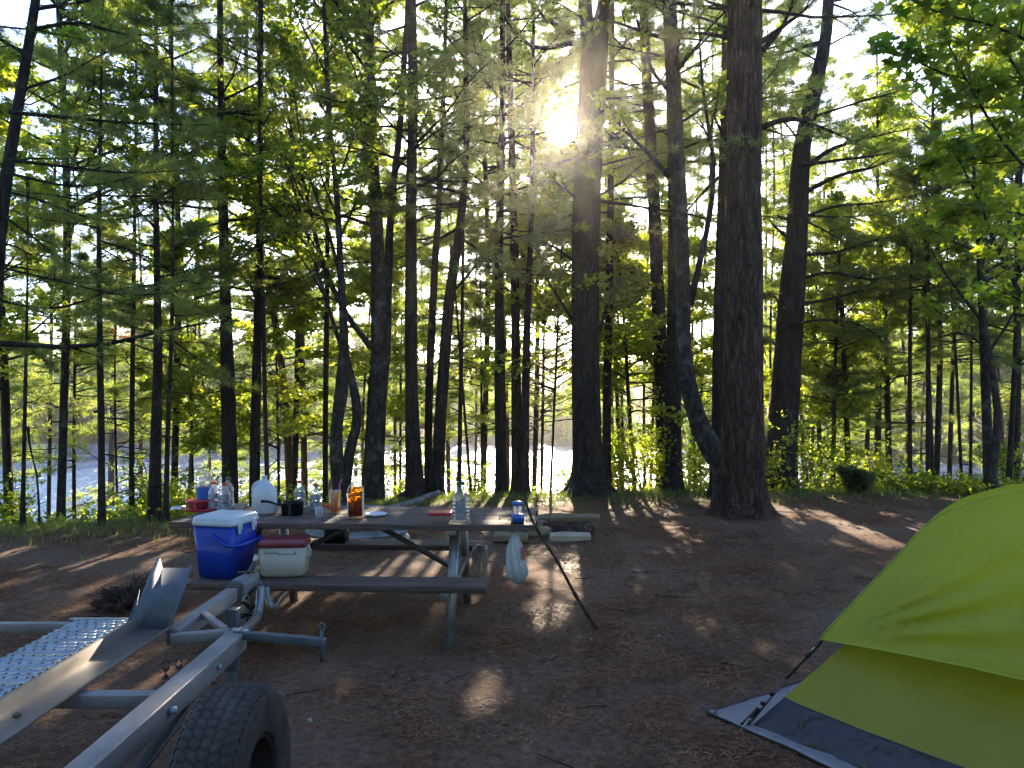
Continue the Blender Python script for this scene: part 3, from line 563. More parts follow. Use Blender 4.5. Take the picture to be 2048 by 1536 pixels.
T('maple', 'slender light green maple in the gap right of the leaning white pine', [(1755,985,14),(1756,850,13),(1757,700,12),(1757,560,10),(1756,450,8)], 16.5, 9, seed=32, kind='leaf', bark=BARK_MAPLE, ks=10,
  limbs=[([(1757,600),(1800,520),(1840,450)],6,16.5),([(1756,560),(1710,480),(1690,400)],6,16.5)],
  crown=dict(n=30, h0=4.6, h1=9, L0=1.8, L1=.7, e0=20, e1=55, ns=6, k=6, sl=.45), leafm=LEAF_B, leaf=dict(size=.13))
for i, (u, v, w_, D, top, kind, n, cr, lab) in enumerate([
  (1820,985,8,13.4,6,'pine',34,1.0,'thin black sapling first of the trio left of the lake view'),
  (1856,982,9,13.2,6.5,'pine',34,1.0,'thin black sapling middle of the trio at the right lake view'),
  (1867,982,7,13.5,6,'pine',30,.9,'thin black sapling last of the trio at the right lake view'),
  (1925,985,6,14.2,5.5,'pine',40,1.1,'slight young pine standing in the right lake view'),
  (1940,985,6,14.8,5.2,'pine',34,1.1,'leaning twiglike pine in front of the right lake view'),
  (1700,985,11,14.6,6,'leaf',34,1.2,'bright leafy sapling above the round dark shrub'),
  (1642,980,9,15.2,5,'leaf',34,1.2,'bright leafy sapling close right of the leaning white pine'),
  (1665,985,8,14.0,5,'pine',40,1.2,'soft young pine between the leaning white pine and the round shrub'),
  (1780,985,12,15.8,6.5,'pine',50,1.6,'soft feathery pine right of the slender light green maple'),
  (1730,985,9,17.5,6,'pine',50,1.6,'soft feathery pine behind the round dark shrub'),
  (1895,985,9,17.0,7,'pine',46,1.6,'feathery pine beyond the trio of thin black saplings'),
  (2030,985,14,13.8,8,'pine',50,1.5,'dark pine trunk at the right edge above the tent'),
  (2015,985,10,12.6,7,'pine',36,1.2,'slim reddish pine near the right edge above the tent'),
  (1270,985,8,13.8,5,'leaf',40,1.2,'leafy sapling between the sunlit dark pine and the straight dark pine'),
  (1245,985,8,15.2,7,'leaf',40,1.4,'taller leafy sapling right of the slim pole pine'),
  (1100,985,5,13.6,6.4,'leaf',110,2.0,'light leafy sapling in front of the glittering water'),
  (1395,985,8,15.2,6,'leaf',40,1.3,'leafy sapling in the gap under the crooked maple'),
  (1082,985,6,15.2,6.2,'pine',90,1.8,'feathery young pine below the low sun, right of the three slim pines'),
  (390,1000,5,12.8,5.5,'leaf',44,1.3,'light green leafy sapling left of the thick pine behind the bottles'),
  (560,985,5,13.4,6,'leaf',44,1.3,'light green leafy sapling right of the milk jug'),
  (720,985,5,14.5,6.5,'leaf',44,1.4,'light green leafy sapling between the curved maple and the forked maple'),
  (800,985,5,15.5,6,'pine',50,1.4,'soft young pine just left of the stout pine behind the plate'),
  (945,985,5,13.6,6.5,'pine',50,1.3,'soft young pine right of the leaning pair'),
  (1300,985,5,14.4,7,'leaf',28,1.4,'taller light green sapling behind the straight dark pine'),
  (1620,985,6,16.0,7,'leaf',50,1.6,'broad light green sapling just beyond the leaning white pine'),
  (965,982,5,14.2,5,'pine',40,1.1,'small feathery pine left of the three slim pines'),
  (240,1020,5,12.6,5,'pine',40,1.3,'small feathery pine just right of the black pole pine at the lake'),
  (150,1020,7,13.5,6,'pine',50,1.5,'feathery pine left of the black pole pine at the lake'),
  (20,1045,16,10.8,7,'leaf',40,1.6,'brown leafy tree at the left edge of the photo')]):
    x, y, _ = P(u, v, D); zb = Hs(x, y)-.1; g = np.random.default_rng(i+70); lean = g.normal(size=2)*.25
    path = np.array([(x, y, zb), (x+lean[0]*.3, y, zb+top*.35), (x+lean[0]*.6, y+lean[1]*.3, zb+top*.7), (x+lean[0], y+lean[1], zb+top)]); rr = w_/2/F*D
    tree('sapling', lab, path, [rr*1.15, rr, rr*.7, rr*.2], kind, seed=200+i, bark=BARK_THIN, ks=7, flare=.2,
         crown=dict(n=n, h0=top*(.55 if u > 1800 and D > 13 else .3), h1=top*.98, L0=cr, L1=cr*.35, e0=0 if kind == 'pine' else 20, e1=30, ns=7, k=7, sl=.45),
         leafm=LEAF_B if kind == 'leaf' else NEEDLE, leaf=dict(size=.095), tuft=dict(ln=.12, wd=.009), dead=(8, .4, top*.3, .35))

for u, v, D, top, h0, L0, lab in [(345,985,13.0,13,4.0,2.8,'leafy maple with a dark broad crown over the left of the photo'),(585,985,14.0,13,4.6,2.8,'leafy maple rising between the milk jug pines and the curved maple'),(965,985,15.0,13,5.0,2.6,'leafy maple behind the three slim pines, crown high above them'),
   (120,1040,11.0,12,4.2,2.6,'leafy maple on the left behind the near leaning pine'),(1066,985,17.0,13,5.2,2.4,'tall maple behind the rightmost slim pine, left of the low sun'),(1870,985,15.5,10,3.8,2.2,'light green maple rising over the trio of thin saplings')]:
    x, y, _ = P(u, v, D); zb = Hs(x, y)-.1
    tree('maple', lab, np.array([(x,y,zb),(x+.1,y,zb+top*.4),(x-.05,y,zb+top*.75),(x,y,zb+top)]), [.06,.05,.035,.012], 'leaf', seed=int(u), bark=BARK_MAPLE, ks=10, crown=dict(n=60, h0=h0, h1=top*.97, L0=L0, L1=1.6, e0=15, e1=55, ns=8, k=8, sl=.42), leaf=dict(size=.085), leafm=LEAF_B if u > 1800 or u == 585 else LEAF)
# ---- the band of pines on the lake bank
MAIN = sorted([(10,'the left edge'),(200,'the rough black pole pine'),(310,'the double trunked brown pine'),(458,'the thick pine behind the bottles'),(511,'the milk jug pine'),(683,'the curved double maple'),(752,'the large forked maple'),
  (828,'the stout pine behind the plate'),(885,'the leaning pair'),(1003,'the three slim pines'),(1175,'the sunlit dark pine'),(1325,'the straight dark pine'),(1486,'the thickest red pine'),(1570,'the leaning white pine'),(1757,'the slender light maple'),(1980,'the pale double maple'),(2048,'the right edge')])
fill = [ # u, w px, Y, lowest needles above the foot, kind
 (1545,8,15.5,6.0,0),(1248,8,16,5.0,0),(1400,8,16,5.0,0),(-40,14,17,3.2,0),(95,12,16,3.6,0),(285,13,21,3.2,0),(370,12,18,3.4,0),(425,9,22,2.6,0),(558,9,20,3.0,0),
 (585,24,15.5,3.6,1),(612,20,17.0,3.6,1),(728,8,17,3.2,0),(790,10,19,3.2,0),(900,13,18,3.8,1),(945,8,21,3.4,0),
 (1018,14,16.5,4.0,1),(1228,12,16,3.6,1),(1290,9,18,3.4,0),(1375,10,19,3.2,0),(1460,12,18,3.4,0),
 (1530,10,20,3.2,0),(1615,10,18.5,3,0),(1690,10,20,2.4,0),(1810,10,20,3.2,0),(1845,9,24,3.6,0),(1965,12,17,3.8,0),(2010,10,20,3.4,0),(2060,13,16,2.6,0),(2120,14,18,2.6,0),(-110,14,15,2.6,0),
 (2200,16,15,3,0),(-200,16,13,3,0),(660,8,25,2.6,0),(870,8,25,3,0),(1320,8,25,3,0),(1590,9,25,2.6,0)]
lab_used = {}
for i, (u, w_, Y, h0, kd) in enumerate(sorted(fill)):
    g = np.random.default_rng(i+400); x = (u-1024)/F*Y; zb = Hs(x, Y)-.15; top = g.uniform(11, 14.5); l = g.normal()*.35
    rr = w_/2/F*Y*.62
    path = np.array([(x, Y, zb), (x+l*.2, Y, zb+top*.3), (x+l*.6+g.normal()*.16, Y+g.normal()*.1, zb+top*.65), (x+l, Y, zb+top)])
    if u < 10: where = 'beyond the left edge of the campsite' 
    else:
        a = [m for m in MAIN if m[0] <= u][-1][1]; b = ([m for m in MAIN if m[0] > u] or [(0, 'the open side')])[0][1]; where = f'{a} and {b}'
    lab_used.setdefault(where, []).append((u, Y, kd, path, rr, h0, top, i))
for where, lst in lab_used.items():
    lst.sort(key=lambda q: q[0])
    for j, (u, Y, kd, path, rr, h0, top, i) in enumerate(lst):
        order = ['']if len(lst) == 1 else ['leftmost ', 'second ', 'third ', 'fourth ', 'fifth '][:len(lst)]
        if len(lst) > 1: order[len(lst)-1] = 'rightmost '
        kind = 'brownish far pine' if kd else 'slim far pine'
        lab = f'{order[j]}{kind} ' + (where if where.startswith('beyond') else f'between {where}')
        if len(lab.split()) > 16: lab = ' '.join(lab.replace('the ', '').split()[:16])
        tree('bank_pine', lab.strip(), path, [rr*1.1, rr, rr*.75, rr*.2], 'pine', seed=500+i, bark=BARK_SUNLIT if kd else BARK_THIN if Y < 17 else BARK_SUNLIT, ks=8, dz=.6, flare=.2, cat='pine tree', group='pines on the bank above the lake',
             crown=dict(n=58, h0=h0*.85 if u > 260 and not 1780 < u < 2020 else h0, h1=top*.98, power=.85, L0=2.2 if Y > 15 else 1.8, L1=1.0, e0=-6, e1=24, ns=8, k=8, sl=.45, flat=.2), tuft=dict(ln=.15, wd=.011, k=8), leafm=[NEEDLE, NEEDLE, NEEDLE_D][i % 3] if Y < 30 else NEEDLE, dead=(6, .8, h0, .9))
tree('dead_pine', 'pine with rust brown dead needles across the lake view on the left', np.array([(-16.6,32,-3.2),(-16.5,32,2),(-16.3,32,8)]), [.14,.1,.03], 'pine', seed=900, bark=BARK_THIN, ks=7, leafm=RUST, crown=dict(n=30,h0=6.5,h1=10,L0=1.6,L1=.6,ns=6,k=5), tuft=dict(ln=.28,wd=.035,k=6), dz=.8)

# ---- far shore
protos = []
g = np.random.default_rng(77)
def far_proto(kd, seed):
    g = np.random.default_rng(seed); ht = 10.5 if kd == 'pine' else 9.0
    tm, p, r = trunk_mesh(np.array([(0,0,-.4),(0,0,ht*.5),(0,0,ht)]), np.array([.17,.12,.03]), 6, 1.0, 0, .2)
    fol = MB(); wood = MB()
    if kd == 'pine':
        Pt, Rr = limbs_from(p, r, g, 60, 1.2, ht*.98, 2.9, .5, -4, 25); S, Rs = subs(Pt, Rr, g, 6, .5, 50, .2, .25)
        C, Dd = along(S, g, 5); tufts(fol, C, Dd, g, ln=.5, wd=.11, k=4)
    else:
        Pt, Rr = limbs_from(p, r, g, 46, 1.5, ht*.9, 3.0, 1.2, 25, 65); S, Rs = subs(Pt, Rr, g, 7, .5, 45, .2, .5)
        C, Dd = along(S, g, 9, .1); leaves(fol, C+g.normal(size=C.shape)*.25, g, size=.36, shape=4, tilt=.9)
    tubes(wood, Pt, Rr, 3, cap=False)
    return tm, fol, p
SUNR_keep, SUNRAYS_ = SUNRAYS, list(SUNRAYS)
SUNRAYS.clear()
_keep = keep; keep = lambda C, pad=0: np.ones(len(C), bool)
PR = []
for kd, sd, m in (('pine', 1, NEEDLE), ('pine', 2, NEEDLE_D), ('leaf', 3, LEAF), ('leaf', 4, LEAF_B)):
    tm, fol, _ = far_proto(kd, sd); PR.append((kd, tm, fol, m))
keep = _keep; SUNRAYS.extend(SUNRAYS_)
shared = {}
def far_tree(j, x, y, s, rz):
    kd, tm, fol, m = PR[j]; z = Hs(x, y)
    lab = {'pine': ['dark green shaggy pine in the wooded far shore across the lake', 'blue green dark pine in the wooded far shore across the lake'][j % 2],
           'leaf': ['mid green round leafy tree in the wooded far shore across the lake', 'yellow green leafy tree in the wooded far shore across the lake'][j % 2]}[kd]
    o = thing('far_shore_tree', lab, 'tree', (x, y, z), rz, 'trees on the far shore of the lake'); o.scale = (s, s, s*random.uniform(.85, 1.2))
    if j not in shared:
        a = tm.build('trunk', BARK_THIN, o, smooth=True); b = fol.build('crown', m, o); shared[j] = (a, b)
    else:
        for q in shared[j]:
            c = q.copy(); col.objects.link(c); c.parent = o
for row in range(4):
    xs = np.arange(-78+row*2, 80, 3.6+row*.3)
    for x in xs:
        x = x+random.uniform(-1, 1); y = float(far(x))+1.5+row*5+random.uniform(-1.2, 1.2)
        if abs(x) > .72*y+8: continue
        if abs(x-SUN[0]/SUN[1]*y) < 8:
            for _ in range(4):
                xx = x+random.uniform(-2, 2); yy = y+random.uniform(-2.5, 2.5); far_tree(random.choice([1, 2, 3, 3]), xx, yy, random.uniform(.26, .36), random.uniform(0, 6.28))
        far_tree(random.choice([0, 0, 1, 2, 3, 3] if x < 12 else [0, 2, 3, 3]), x, y, random.uniform(.75, 1.1)*(.32 if abs(x-SUN[0]/SUN[1]*y) < 7 else .6 if abs(x-SUN[0]/SUN[1]*y) < 15 else 1), random.uniform(0, 6.28))

# ---- shrubs, undergrowth, grass, litter
def shrub(label, u, Y, h, r, n, lf=.09, m=None, dark=False, name='shrub', shape=4, kind='leaf'):
    x = (u-1024)/F*Y; z = Hs(x, Y); g = np.random.default_rng(int(u*7+Y*13)); o = thing(name, label, 'shrub', (x, Y, z))
    st = MB(); fol = MB(); k = 14
    a = g.random(k)*6.28; rr = r*np.sqrt(g.random(k)); tip = np.stack([np.cos(a)*rr, np.sin(a)*rr, h*g.uniform(.5, 1, k)], -1)
    tt = np.linspace(0, 1, 5); Pt = tip[:, None]*np.stack([tt**1.3, tt**1.3, tt], -1)[None]; Rr = np.full((k, 1), .008)*(1-.8*tt)
    tubes(st, Pt, Rr, 4); S, Rs = subs(Pt, Rr, g, 6, .45, 45, .2, .4); tubes(st, S, Rs, 3, cap=False)
    C, _ = along(S, g, max(2, n//56), .1)
    if kind == 'pine': tufts(fol, C+[x, Y, z], _, g, ln=.11, wd=.012); 
    else: leaves(fol, C+g.normal(size=C.shape)*.05+[x, Y, z], g, lf, shape, .7)
    st.build('stem', BARK_THIN, o, smooth=True); fol.build('foliage', m or LEAF_B, o, off=(x, Y, z)); return o
shr = [(22,10.6,.9,.5,400),(120,12.4,.5,.6,400),(235,11.6,.7,.6,500),(290,11.6,.7,.7,600),(350,11.2,.95,.9,900),(395,12.5,1.0,.9,900),(600,13.6,1.3,.8,700),(560,14.5,1.1,.8,600),(790,14.2,1.2,.7,500),(710,14.5,1.0,.7,500),
 (1235,13.6,1.2,.6,600),(1285,13.4,1.9,.8,1100),(1390,13.8,1.3,.7,700),(1330,13.0,1.1,.5,500),(1545,12.6,1.3,.45,500),(1620,13.8,1.6,.9,1000),(1690,14.6,1.5,1.0,1000),(1770,14.2,1.0,.8,700),(1840,13.0,.35,.8,700),(1900,12.6,.22,.8,700),(1960,12.4,.25,.7,600),(2030,13.0,1.2,.8,700),(1145,13.6,.7,.4,250),(945,13.9,.8,.5,300)]
names = ['at the far left edge of the bank','under the thin bare sapling','right of the rough black pole pine','left of the double trunked brown pine','beside the left end of the table','behind the blue labelled jug','behind the red capped bottles near the drink','behind the milk jug','behind the small white plate','behind the liquor bottle',
 'beside the slim pole pine','tall and dense, left of the straight dark pine','under the crooked maple','at the foot of the straight dark pine','leaning on the leaning white pine','right of the leaning white pine','behind the round dark shrub','right of the round dark shrub','under the trio of thin saplings','below the right lake view','under the pale double maple','at the right edge above the tent','against the sunlit dark pine','left of the three slim pines']
for i, (s, nm) in enumerate(zip(shr, names)): shrub(f'bright green leafy bush {nm}', *s, m=LEAF_B if i % 3 else LEAF, lf=.068)
shrub('small round dark green juniper shrub among low plants on the right', 1718, 12.3, .42, .3, 1800, .04, NEEDLE_D, name='juniper', kind='pine')

g = np.random.default_rng(91)
# grass along the top of the bank
n = 60000; x = g.uniform(-14, 14, n); y = edge(x)+g.normal(size=n)*.9+.35; dens = fbm(x*.9, y*.9, 3)+.25*(x < -3)
k = (dens > -.12) & (np.abs(x) < .75*y+1); x, y = x[k], y[k]; z = H(x, y); n = len(x)
hh = g.uniform(.04, .13, n)*(1+.5*sstep(0, 1.2, y-edge(x))); a = g.random(n)*6.28; l = g.normal(size=(n, 2))*.35
S = np.stack([np.cos(a), np.sin(a), a*0], -1)*.005; B0 = np.stack([x, y, z-.005], -1); Tp = B0+np.stack([l[:, 0]*hh, l[:, 1]*hh, hh], -1)
kk = keep(B0, 0.0) | True
GRASS = leafmat('grass_blades', (.035,.06,.015), (.08,.11,.025), (.14,.24,.03), (.34,.42,.06), .06, .5)
mb = MB(); mb.add(np.stack([B0-S, B0+S, Tp], 1).reshape(-1, 3), np.arange(n*3).reshape(-1, 3)); tag(mb.build('grass', GRASS), 'short sunlit grass growing along the top of the lake bank', 'grass', kind='stuff')
# leafy ground cover
n = 26000; x = g.uniform(-14, 15, n); y = edge(x)+np.abs(g.normal(size=n))*1.9-.2+np.where(x > 2.5, -.5*g.random(n), .5); dens = fbm(x*.8, y*.8, 8)+.2*(x > 2)
k = (dens > -.05) & ~((np.abs(x/np.maximum(y,1)*F-60) < 50) & (g.random(n) < .6)); x, y = x[k], y[k]; z = H(x, y)+g.random(len(x))*.22
mb = MB(); leaves(mb, np.stack([x, y, z], -1), g, .075, 4, .6); tag(mb.build('ground_cover', LEAF_B), 'low leafy plants covering the edge of the lake bank', 'ground cover', kind='stuff')
# pine needles, flakes and twigs on the floor
n = 170000; y = 2.2+10.5*g.random(n)**1.25; x = (g.random(n)*2-1)*(.72*y+.8); dens = fbm(x*1.3, y*1.3, 5, 4)
k = (dens > -.08*g.random(n)-.02) & (y < edge(x)+.3) ; x, y = x[k], y[k]; n = len(x); z = H(x, y)+.003+.008*g.random(n)
a = g.random(n)*6.28; ln = g.uniform(.025, .06, n)*(1+y*.03); wd = .0013+.0004*y
Dn = np.stack([np.cos(a), np.sin(a), g.normal(size=n)*.12], -1)*ln[:, None]; S = np.stack([-np.sin(a), np.cos(a), a*0], -1)*wd[:, None]; B0 = np.stack([x, y, z], -1)
mb = MB(); mb.add(np.stack([B0-S, B0+S, B0+Dn], 1).reshape(-1, 3), np.arange(n*3).reshape(-1, 3))
LIT = leafmat('fallen_needles', (.05,.018,.008), (.36,.175,.085), (.05,.02,.01), (.14,.06,.03), .05, .15, 3)
tag(mb.build('needle_litter', LIT), 'reddish brown fallen pine needles scattered over the campsite floor', 'pine needles', kind='stuff')
n = 480; y = 3+9*g.random(n); x = (g.random(n)*2-1)*(.7*y); z = H(x, y)+.012
mb = MB(); C = np.stack([x, y, z], -1); Nn = unit(np.array([0,0,1.])+g.normal(size=(n,3))*.3); D = unit(np.cross(Nn, rvec(g, n))); S = np.cross(D, Nn); s = g.uniform(.012, .034, (n, 1, 1)); TT = LSH[6]
mb.add((C[:, None]+s*(S[:, None]*TT[:, 0, None]+D[:, None]*TT[:, 1, None]+Nn[:, None]*TT[:, 2, None]*2)).reshape(-1, 3), np.arange(n*6).reshape(n, 6))
DRY = leafmat('dry_leaf_flakes', (.12,.075,.045), (.32,.24,.16), (.1,.07,.04), (.3,.25,.18), .1, .25, 3)
tag(mb.build('dry_leaves', DRY), 'pale dry leaf flakes and wood chips strewn on the ground', 'dry leaves', kind='stuff')
n = 140; y = 3+8*g.random(n); x = (g.random(n)*2-1)*(.7*y); a = g.random(n)*6.28; l = g.uniform(.05, .22, n); tt = np.linspace(-.5, .5, 4)
Pt = np.stack([x[:, None]+np.cos(a)[:, None]*l[:, None]*tt, y[:, None]+np.sin(a)[:, None]*l[:, None]*tt, (H(x, y)+.008)[:, None]+0*tt], -1)+g.normal(size=(n, 4, 3))*.004
mb = MB(); tubes(mb, Pt, np.full((n, 4), .0028), 4); tag(mb.build('twigs', BARK_THIN), 'short dry twigs lying scattered on the clearing floor', 'twigs', kind='stuff')

# unseen wood behind and beside the viewer, added to darken the front light
g = np.random.default_rng(55); n = 36000; a = g.uniform(R(172), R(368), n); rr = g.uniform(11, 19, n); x = np.cos(a)*rr; y = np.sin(a)*rr; z = 1.0+11*g.random(n)**.8
k = fbm(x*.35, y*.35, z*.3) > -.12; C = np.stack([x, y, z], -1)[k]
_k = keep; keep = lambda C, pad=0: np.ones(len(C), bool); mb = MB(); leaves(mb, C, g, .42, 4, 1.2); keep = _k
a = np.linspace(R(175), R(365), 34)+g.normal(size=34)*.03; rr = g.uniform(11, 17, 34); b = np.stack([np.cos(a)*rr, np.sin(a)*rr, np.full(34, -.3)], -1); nb = len(mb.Fc)
Pt = b[:, None]+np.linspace(0, 1, 4)[None, :, None]*[0, 0, 13.0]; tubes(mb, Pt, np.full((34, 1), .16)*np.array([1.1, .9, .7, .2]), 8)
nl = sum(len(f) for f in mb.Fc[:nb]); nt_ = sum(len(f) for f in mb.Fc[nb:]); fm = np.r_[np.zeros(nl, int), np.ones(nt_, int)]
tag(mb.build('surrounding_wood', [LEAF, BARK_GREY], face_mat=fm), 'leafy wood that closes the clearing behind the viewpoint', 'wood', kind='stuff')
# ================================================================ picnic table
WOOD = M_('weathered_brown_planks', (.085,.055,.045), .66, 0, .45, 4, .8, 30, (1,18,18), c2=(.19,.135,.11), detail=6)
EDGE = M_('painted_brown_bench', (.075,.042,.034), .62, 0, .45, 4, .8, 30, (1,18,18), c2=(.16,.11,.09), detail=6)
GALV = M_('galvanised_tube', (.22,.235,.24), .42, .75, .25, 14, .1, 60, c2=(.33,.34,.345))
DKST = M_('dull_dark_steel', (.09,.088,.085), .5, .6, .3, 10, .1, 60)
TZ = .76; TC = np.array([-1.03, 5.38, 0]); TR = R(-3)
tb = thing('picnic_table', 'long brown plank picnic table with grey pipe legs, crowded with bottles', 'table', (TC[0], TC[1], Hs(TC[0], TC[1])*0), TR)
mb = MB(); g = np.random.default_rng(4)
for i in range(4):
    y0 = -.385+i*.194; dx = [0, .012, -.008, .006][i]
    box(mb, (-1.2+dx, y0, .72), (1.2+dx, y0+.188, TZ-.002*(i % 2)))
top = mb.build('tabletop', WOOD, tb, bevel=.005)
for sx_ in (-1.02, -.665, 0, .665, 1.02):
    mb = MB()
    for i in range(4):
        for dy in (.045, .14): lathe(mb, [(0,.008),(.0025,.0075),(.0035,.004)], 4, c=(sx_+.01*dy, -.385+i*.194+dy, TZ-.001))
    mb.build('bolt_row', M_('rusty_carriage_bolts', (.10,.06,.045), .6, .4), top)
for s in (-1, 1):
    mb = MB(); ox = -.10 if s > 0 else 0; box(mb, (-.915+ox, s*.62-.125, .41), (.915+ox, s*.62-.004, .45)); box(mb, (-.912+ox, s*.62+.004, .41), (.915+ox, s*.62+.125, .449)); mb.build('bench_seat', EDGE, tb, bevel=.005)
for sx in (-1, 1):
    x = .665*sx
    for s in (-1, 1):
        mb = MB(); tube(mb, [(x, s*.22, .715), (x, s*.34, .42), (x, s*.52, .0-.01)], .033, 12); mb.build('leg', GALV, tb, smooth=True)
    mb = MB(); beam(mb, (x, -.72, .385), (x, .72, .385), .05, .045); mb.build('seat_support', GALV, tb, bevel=.004)
    mb = MB(); beam(mb, (x, -.36, .70), (x, .36, .70), .05, .035); mb.build('top_support', GALV, tb, bevel=.004)
    mb = MB(); tube(mb, [(.055*sx, 0, .705), (x-.03*sx, -.02, .395)], .019, 10); mb.build('brace', DKST, tb, smooth=True)
def onT(u, v, z=TZ): return GZ(u, v, z)
def TW(x, y, z=0):
    c, s = math.cos(TR), math.sin(TR); return np.array([TC[0]+x*c-y*s, TC[1]+x*s+y*c, z])

# ================================================================ things on the table
CLEAR = clearmat('clear_plastic', (.93,.95,.96), .3, .08, .10, (.75,.78,.8)); GLASS = clearmat('clear_glass', (.96,.98,.97), .38, .03, .03, (.8,.85,.85))
MILKY = clothmat('milky_plastic', (.72,.76,.82), (.62,.68,.76), .45, .35, .05, 9, gloss=.10)
CAPR = M_('orange_red_cap', (.62,.06,.02), .4, 0, .1); CAPG = M_('dark_green_cap', (.01,.10,.06), .4, 0, .15); REDP = M_('deep_red_plastic', (.42,.012,.03), .3, 0, .15, coat=.3)
BLUEL = M_('blue_paper_label', (.02,.12,.42), .5, 0, .25, 14); GREYL = M_('greyish_blue_label', (.22,.24,.27), .5, 0, .35, 30); WHITEP = M_('white_plastic', (.72,.74,.78), .35, 0, .05)
BLACK = M_('black_enamel', (.005,.005,.006), .35, 0, .3, spec=.3); ORNG = clothmat('orange_skin', (.7,.17,.03), (.9,.3,.06), .4, .3, .1)
def bottle(name, label, u, v, h, r, capm, lab=None, sq=0, group=None, neck=.35, liquid=None):
    p = onT(u, v); o = thing(name, label, 'bottle', p, group=group); q = 5
    b = [(0,.92),(.01,1),(.30,1),(.36,.90),(.42,.98),(.58,1),(.66,.93),(.76,.72),(.84,neck),(.93,neck*.95)]
    mb = MB(); loft(mb, [(z*h, k*r, k*r, r*k*(1 if not sq else max(sq, (z-.6)*3))) for z, k in b], q, True, True); mb.build('body', CLEAR, o, smooth=True)
    if lab: mb = MB(); loft(mb, [(z*h, r*1.015, r*1.015, r*1.015) for z in (.10, .30)], q, False, False); loft(mb, [(z*h, r*.97, r*.97, r*.97) for z in (.42, .57)], q, False, False); mb.build('label_band', lab, o, smooth=True)
    if liquid: mb = MB(); loft(mb, [(z*h, r*k*.93, r*k*.93, r*k*.93) for z, k in ((.012,.95),(.3,.97),(.36,.88))], q); mb.build('drink', liquid, o, smooth=True)
    mb = MB(); rr = r*neck*1.22; n = 20
    for z0, z1 in ((.92, 1.0),):
        secs = [(z0*h, rr, rr, rr), (z1*h-.003, rr, rr, rr), (z1*h, rr*.9, rr*.9, rr*.9)]; loft(mb, secs, 5)
    mb.build('cap', capm, o); return o
DARKDR = M_('dark_bottle_contents', (.10,.09,.10), .3, 0, .4, 20)
bottle('plastic_bottle', 'clear sports drink bottle with orange red cap next to the blue labelled jug', 428, 1020, .205, .043, CAPR, GREYL, group='red capped drink bottles on the table')
bottle('plastic_bottle', 'clear bottle with orange red cap and dark contents near the left table end', 449, 1024, .205, .044, CAPR, GREYL, group='red capped drink bottles on the table', liquid=DARKDR)
bottle('plastic_bottle', 'clear bottle with a green cap behind the dark filled bottle', 456, 1015, .225, .042, CAPG, None)
bottle('plastic_bottle', 'clear bottle with orange red cap standing behind the black saucepan', 600, 1016, .20, .041, CAPR, GREYL, group='red capped drink bottles on the table')
bottle('plastic_bottle', 'clear bottle with orange red cap between the saucepan and the orange drink', 631, 1022, .195, .039, CAPR, GREYL, group='red capped drink bottles on the table')
# big jug with handle
p = onT(414, 1017); o = thing('juice_jug', 'large clear jug with a broad blue label, tallest at the left table end', 'jug', p)
mb = MB(); h, r = .27, .066
loft(mb, [(z*h, k*r, k*r, k*r*.8) for z, k in ((0,.92),(.02,1),(.35,1),(.55,1),(.62,.97),(.74,.88),(.84,.62),(.9,.38),(.95,.34),(.985,.36))], 6); mb.build('body', CLEAR, o, smooth=True)
mb = MB(); loft(mb, [(z*h, r*1.02, r*1.02, r*.82) for z in (.06, .60)], 6, False, False); mb.build('label_band', BLUEL, o, smooth=True)
mb = MB(); loft(mb, [(z*h, .03, .03, .03) for z in (.93, 1.0)], 5); mb.build('cap', CLEAR, o, smooth=True)
# milk jug
p = onT(529, 1026); o = thing('milk_jug', 'white milky plastic gallon jug standing uncapped in the middle of the left half', 'jug', p, R(20))
mb = MB(); h, r = .262, .084
loft(mb, [(z*h, k*r, k*r*.96, k*r*f) for z, k, f in ((0,.80,.6),(.02,.93,.55),(.06,1,.5),(.30,1.01,.5),(.5,1.0,.55),(.62,.93,.7),(.72,.78,.85),(.82,.5,1),(.88,.28,1),(.92,.22,1),(.985,.22,1),(1,.24,1))], 7); mb.build('body', MILKY, o, smooth=True)
mb = MB(); tube(mb, [(-.03,0,.225),(-.062,0,.205),(-.078,0,.16),(-.076,0,.115)], .012, 8, sm=10); mb.build('handle', MILKY, o, smooth=True)
# saucepan
p = onT(585, 1029); o = thing('saucepan', 'small black saucepan with its handle pointing left across the milk jug', 'saucepan', p)
mb = MB(); lathe(mb, [(0,.068),(.006,.074),(.082,.077),(.086,.080),(.086,.074),(.012,.070)], 7, True, True); mb.build('pot', BLACK, o, smooth=False)
mb = MB(); tube(mb, [(-.07,-.01,.066),(-.11,-.02,.075),(-.15,-.03,.092),(-.205,-.045,.098)], [.008,.007,.009,.011], 8, sm=10); mb.build('handle', BLACK, o, smooth=True)
# spoon like dark spot in front of the pot
mb = MB(); lathe(mb, [(0,.016),(.002,.018),(.004,.015)], 5); beam(mb, (.014,0,.003), (.09,.02,.004), .006, .003); o = mb.build('spoon', DKST); place(o, onT(575, 1038)+[0,0,.0005], .3); tag(o, 'dark spoon lying on the planks in front of the saucepan', 'spoon')
# shot glass
p = onT(638, 1036); o = thing('small_glass', 'small empty clear glass standing before the red capped bottle', 'glass', p)
mb = MB(); lathe(mb, [(0,.022),(.008,.024),(.075,.029),(.075,.027),(.014,.022)], 6); mb.build('body', GLASS, o, smooth=True)
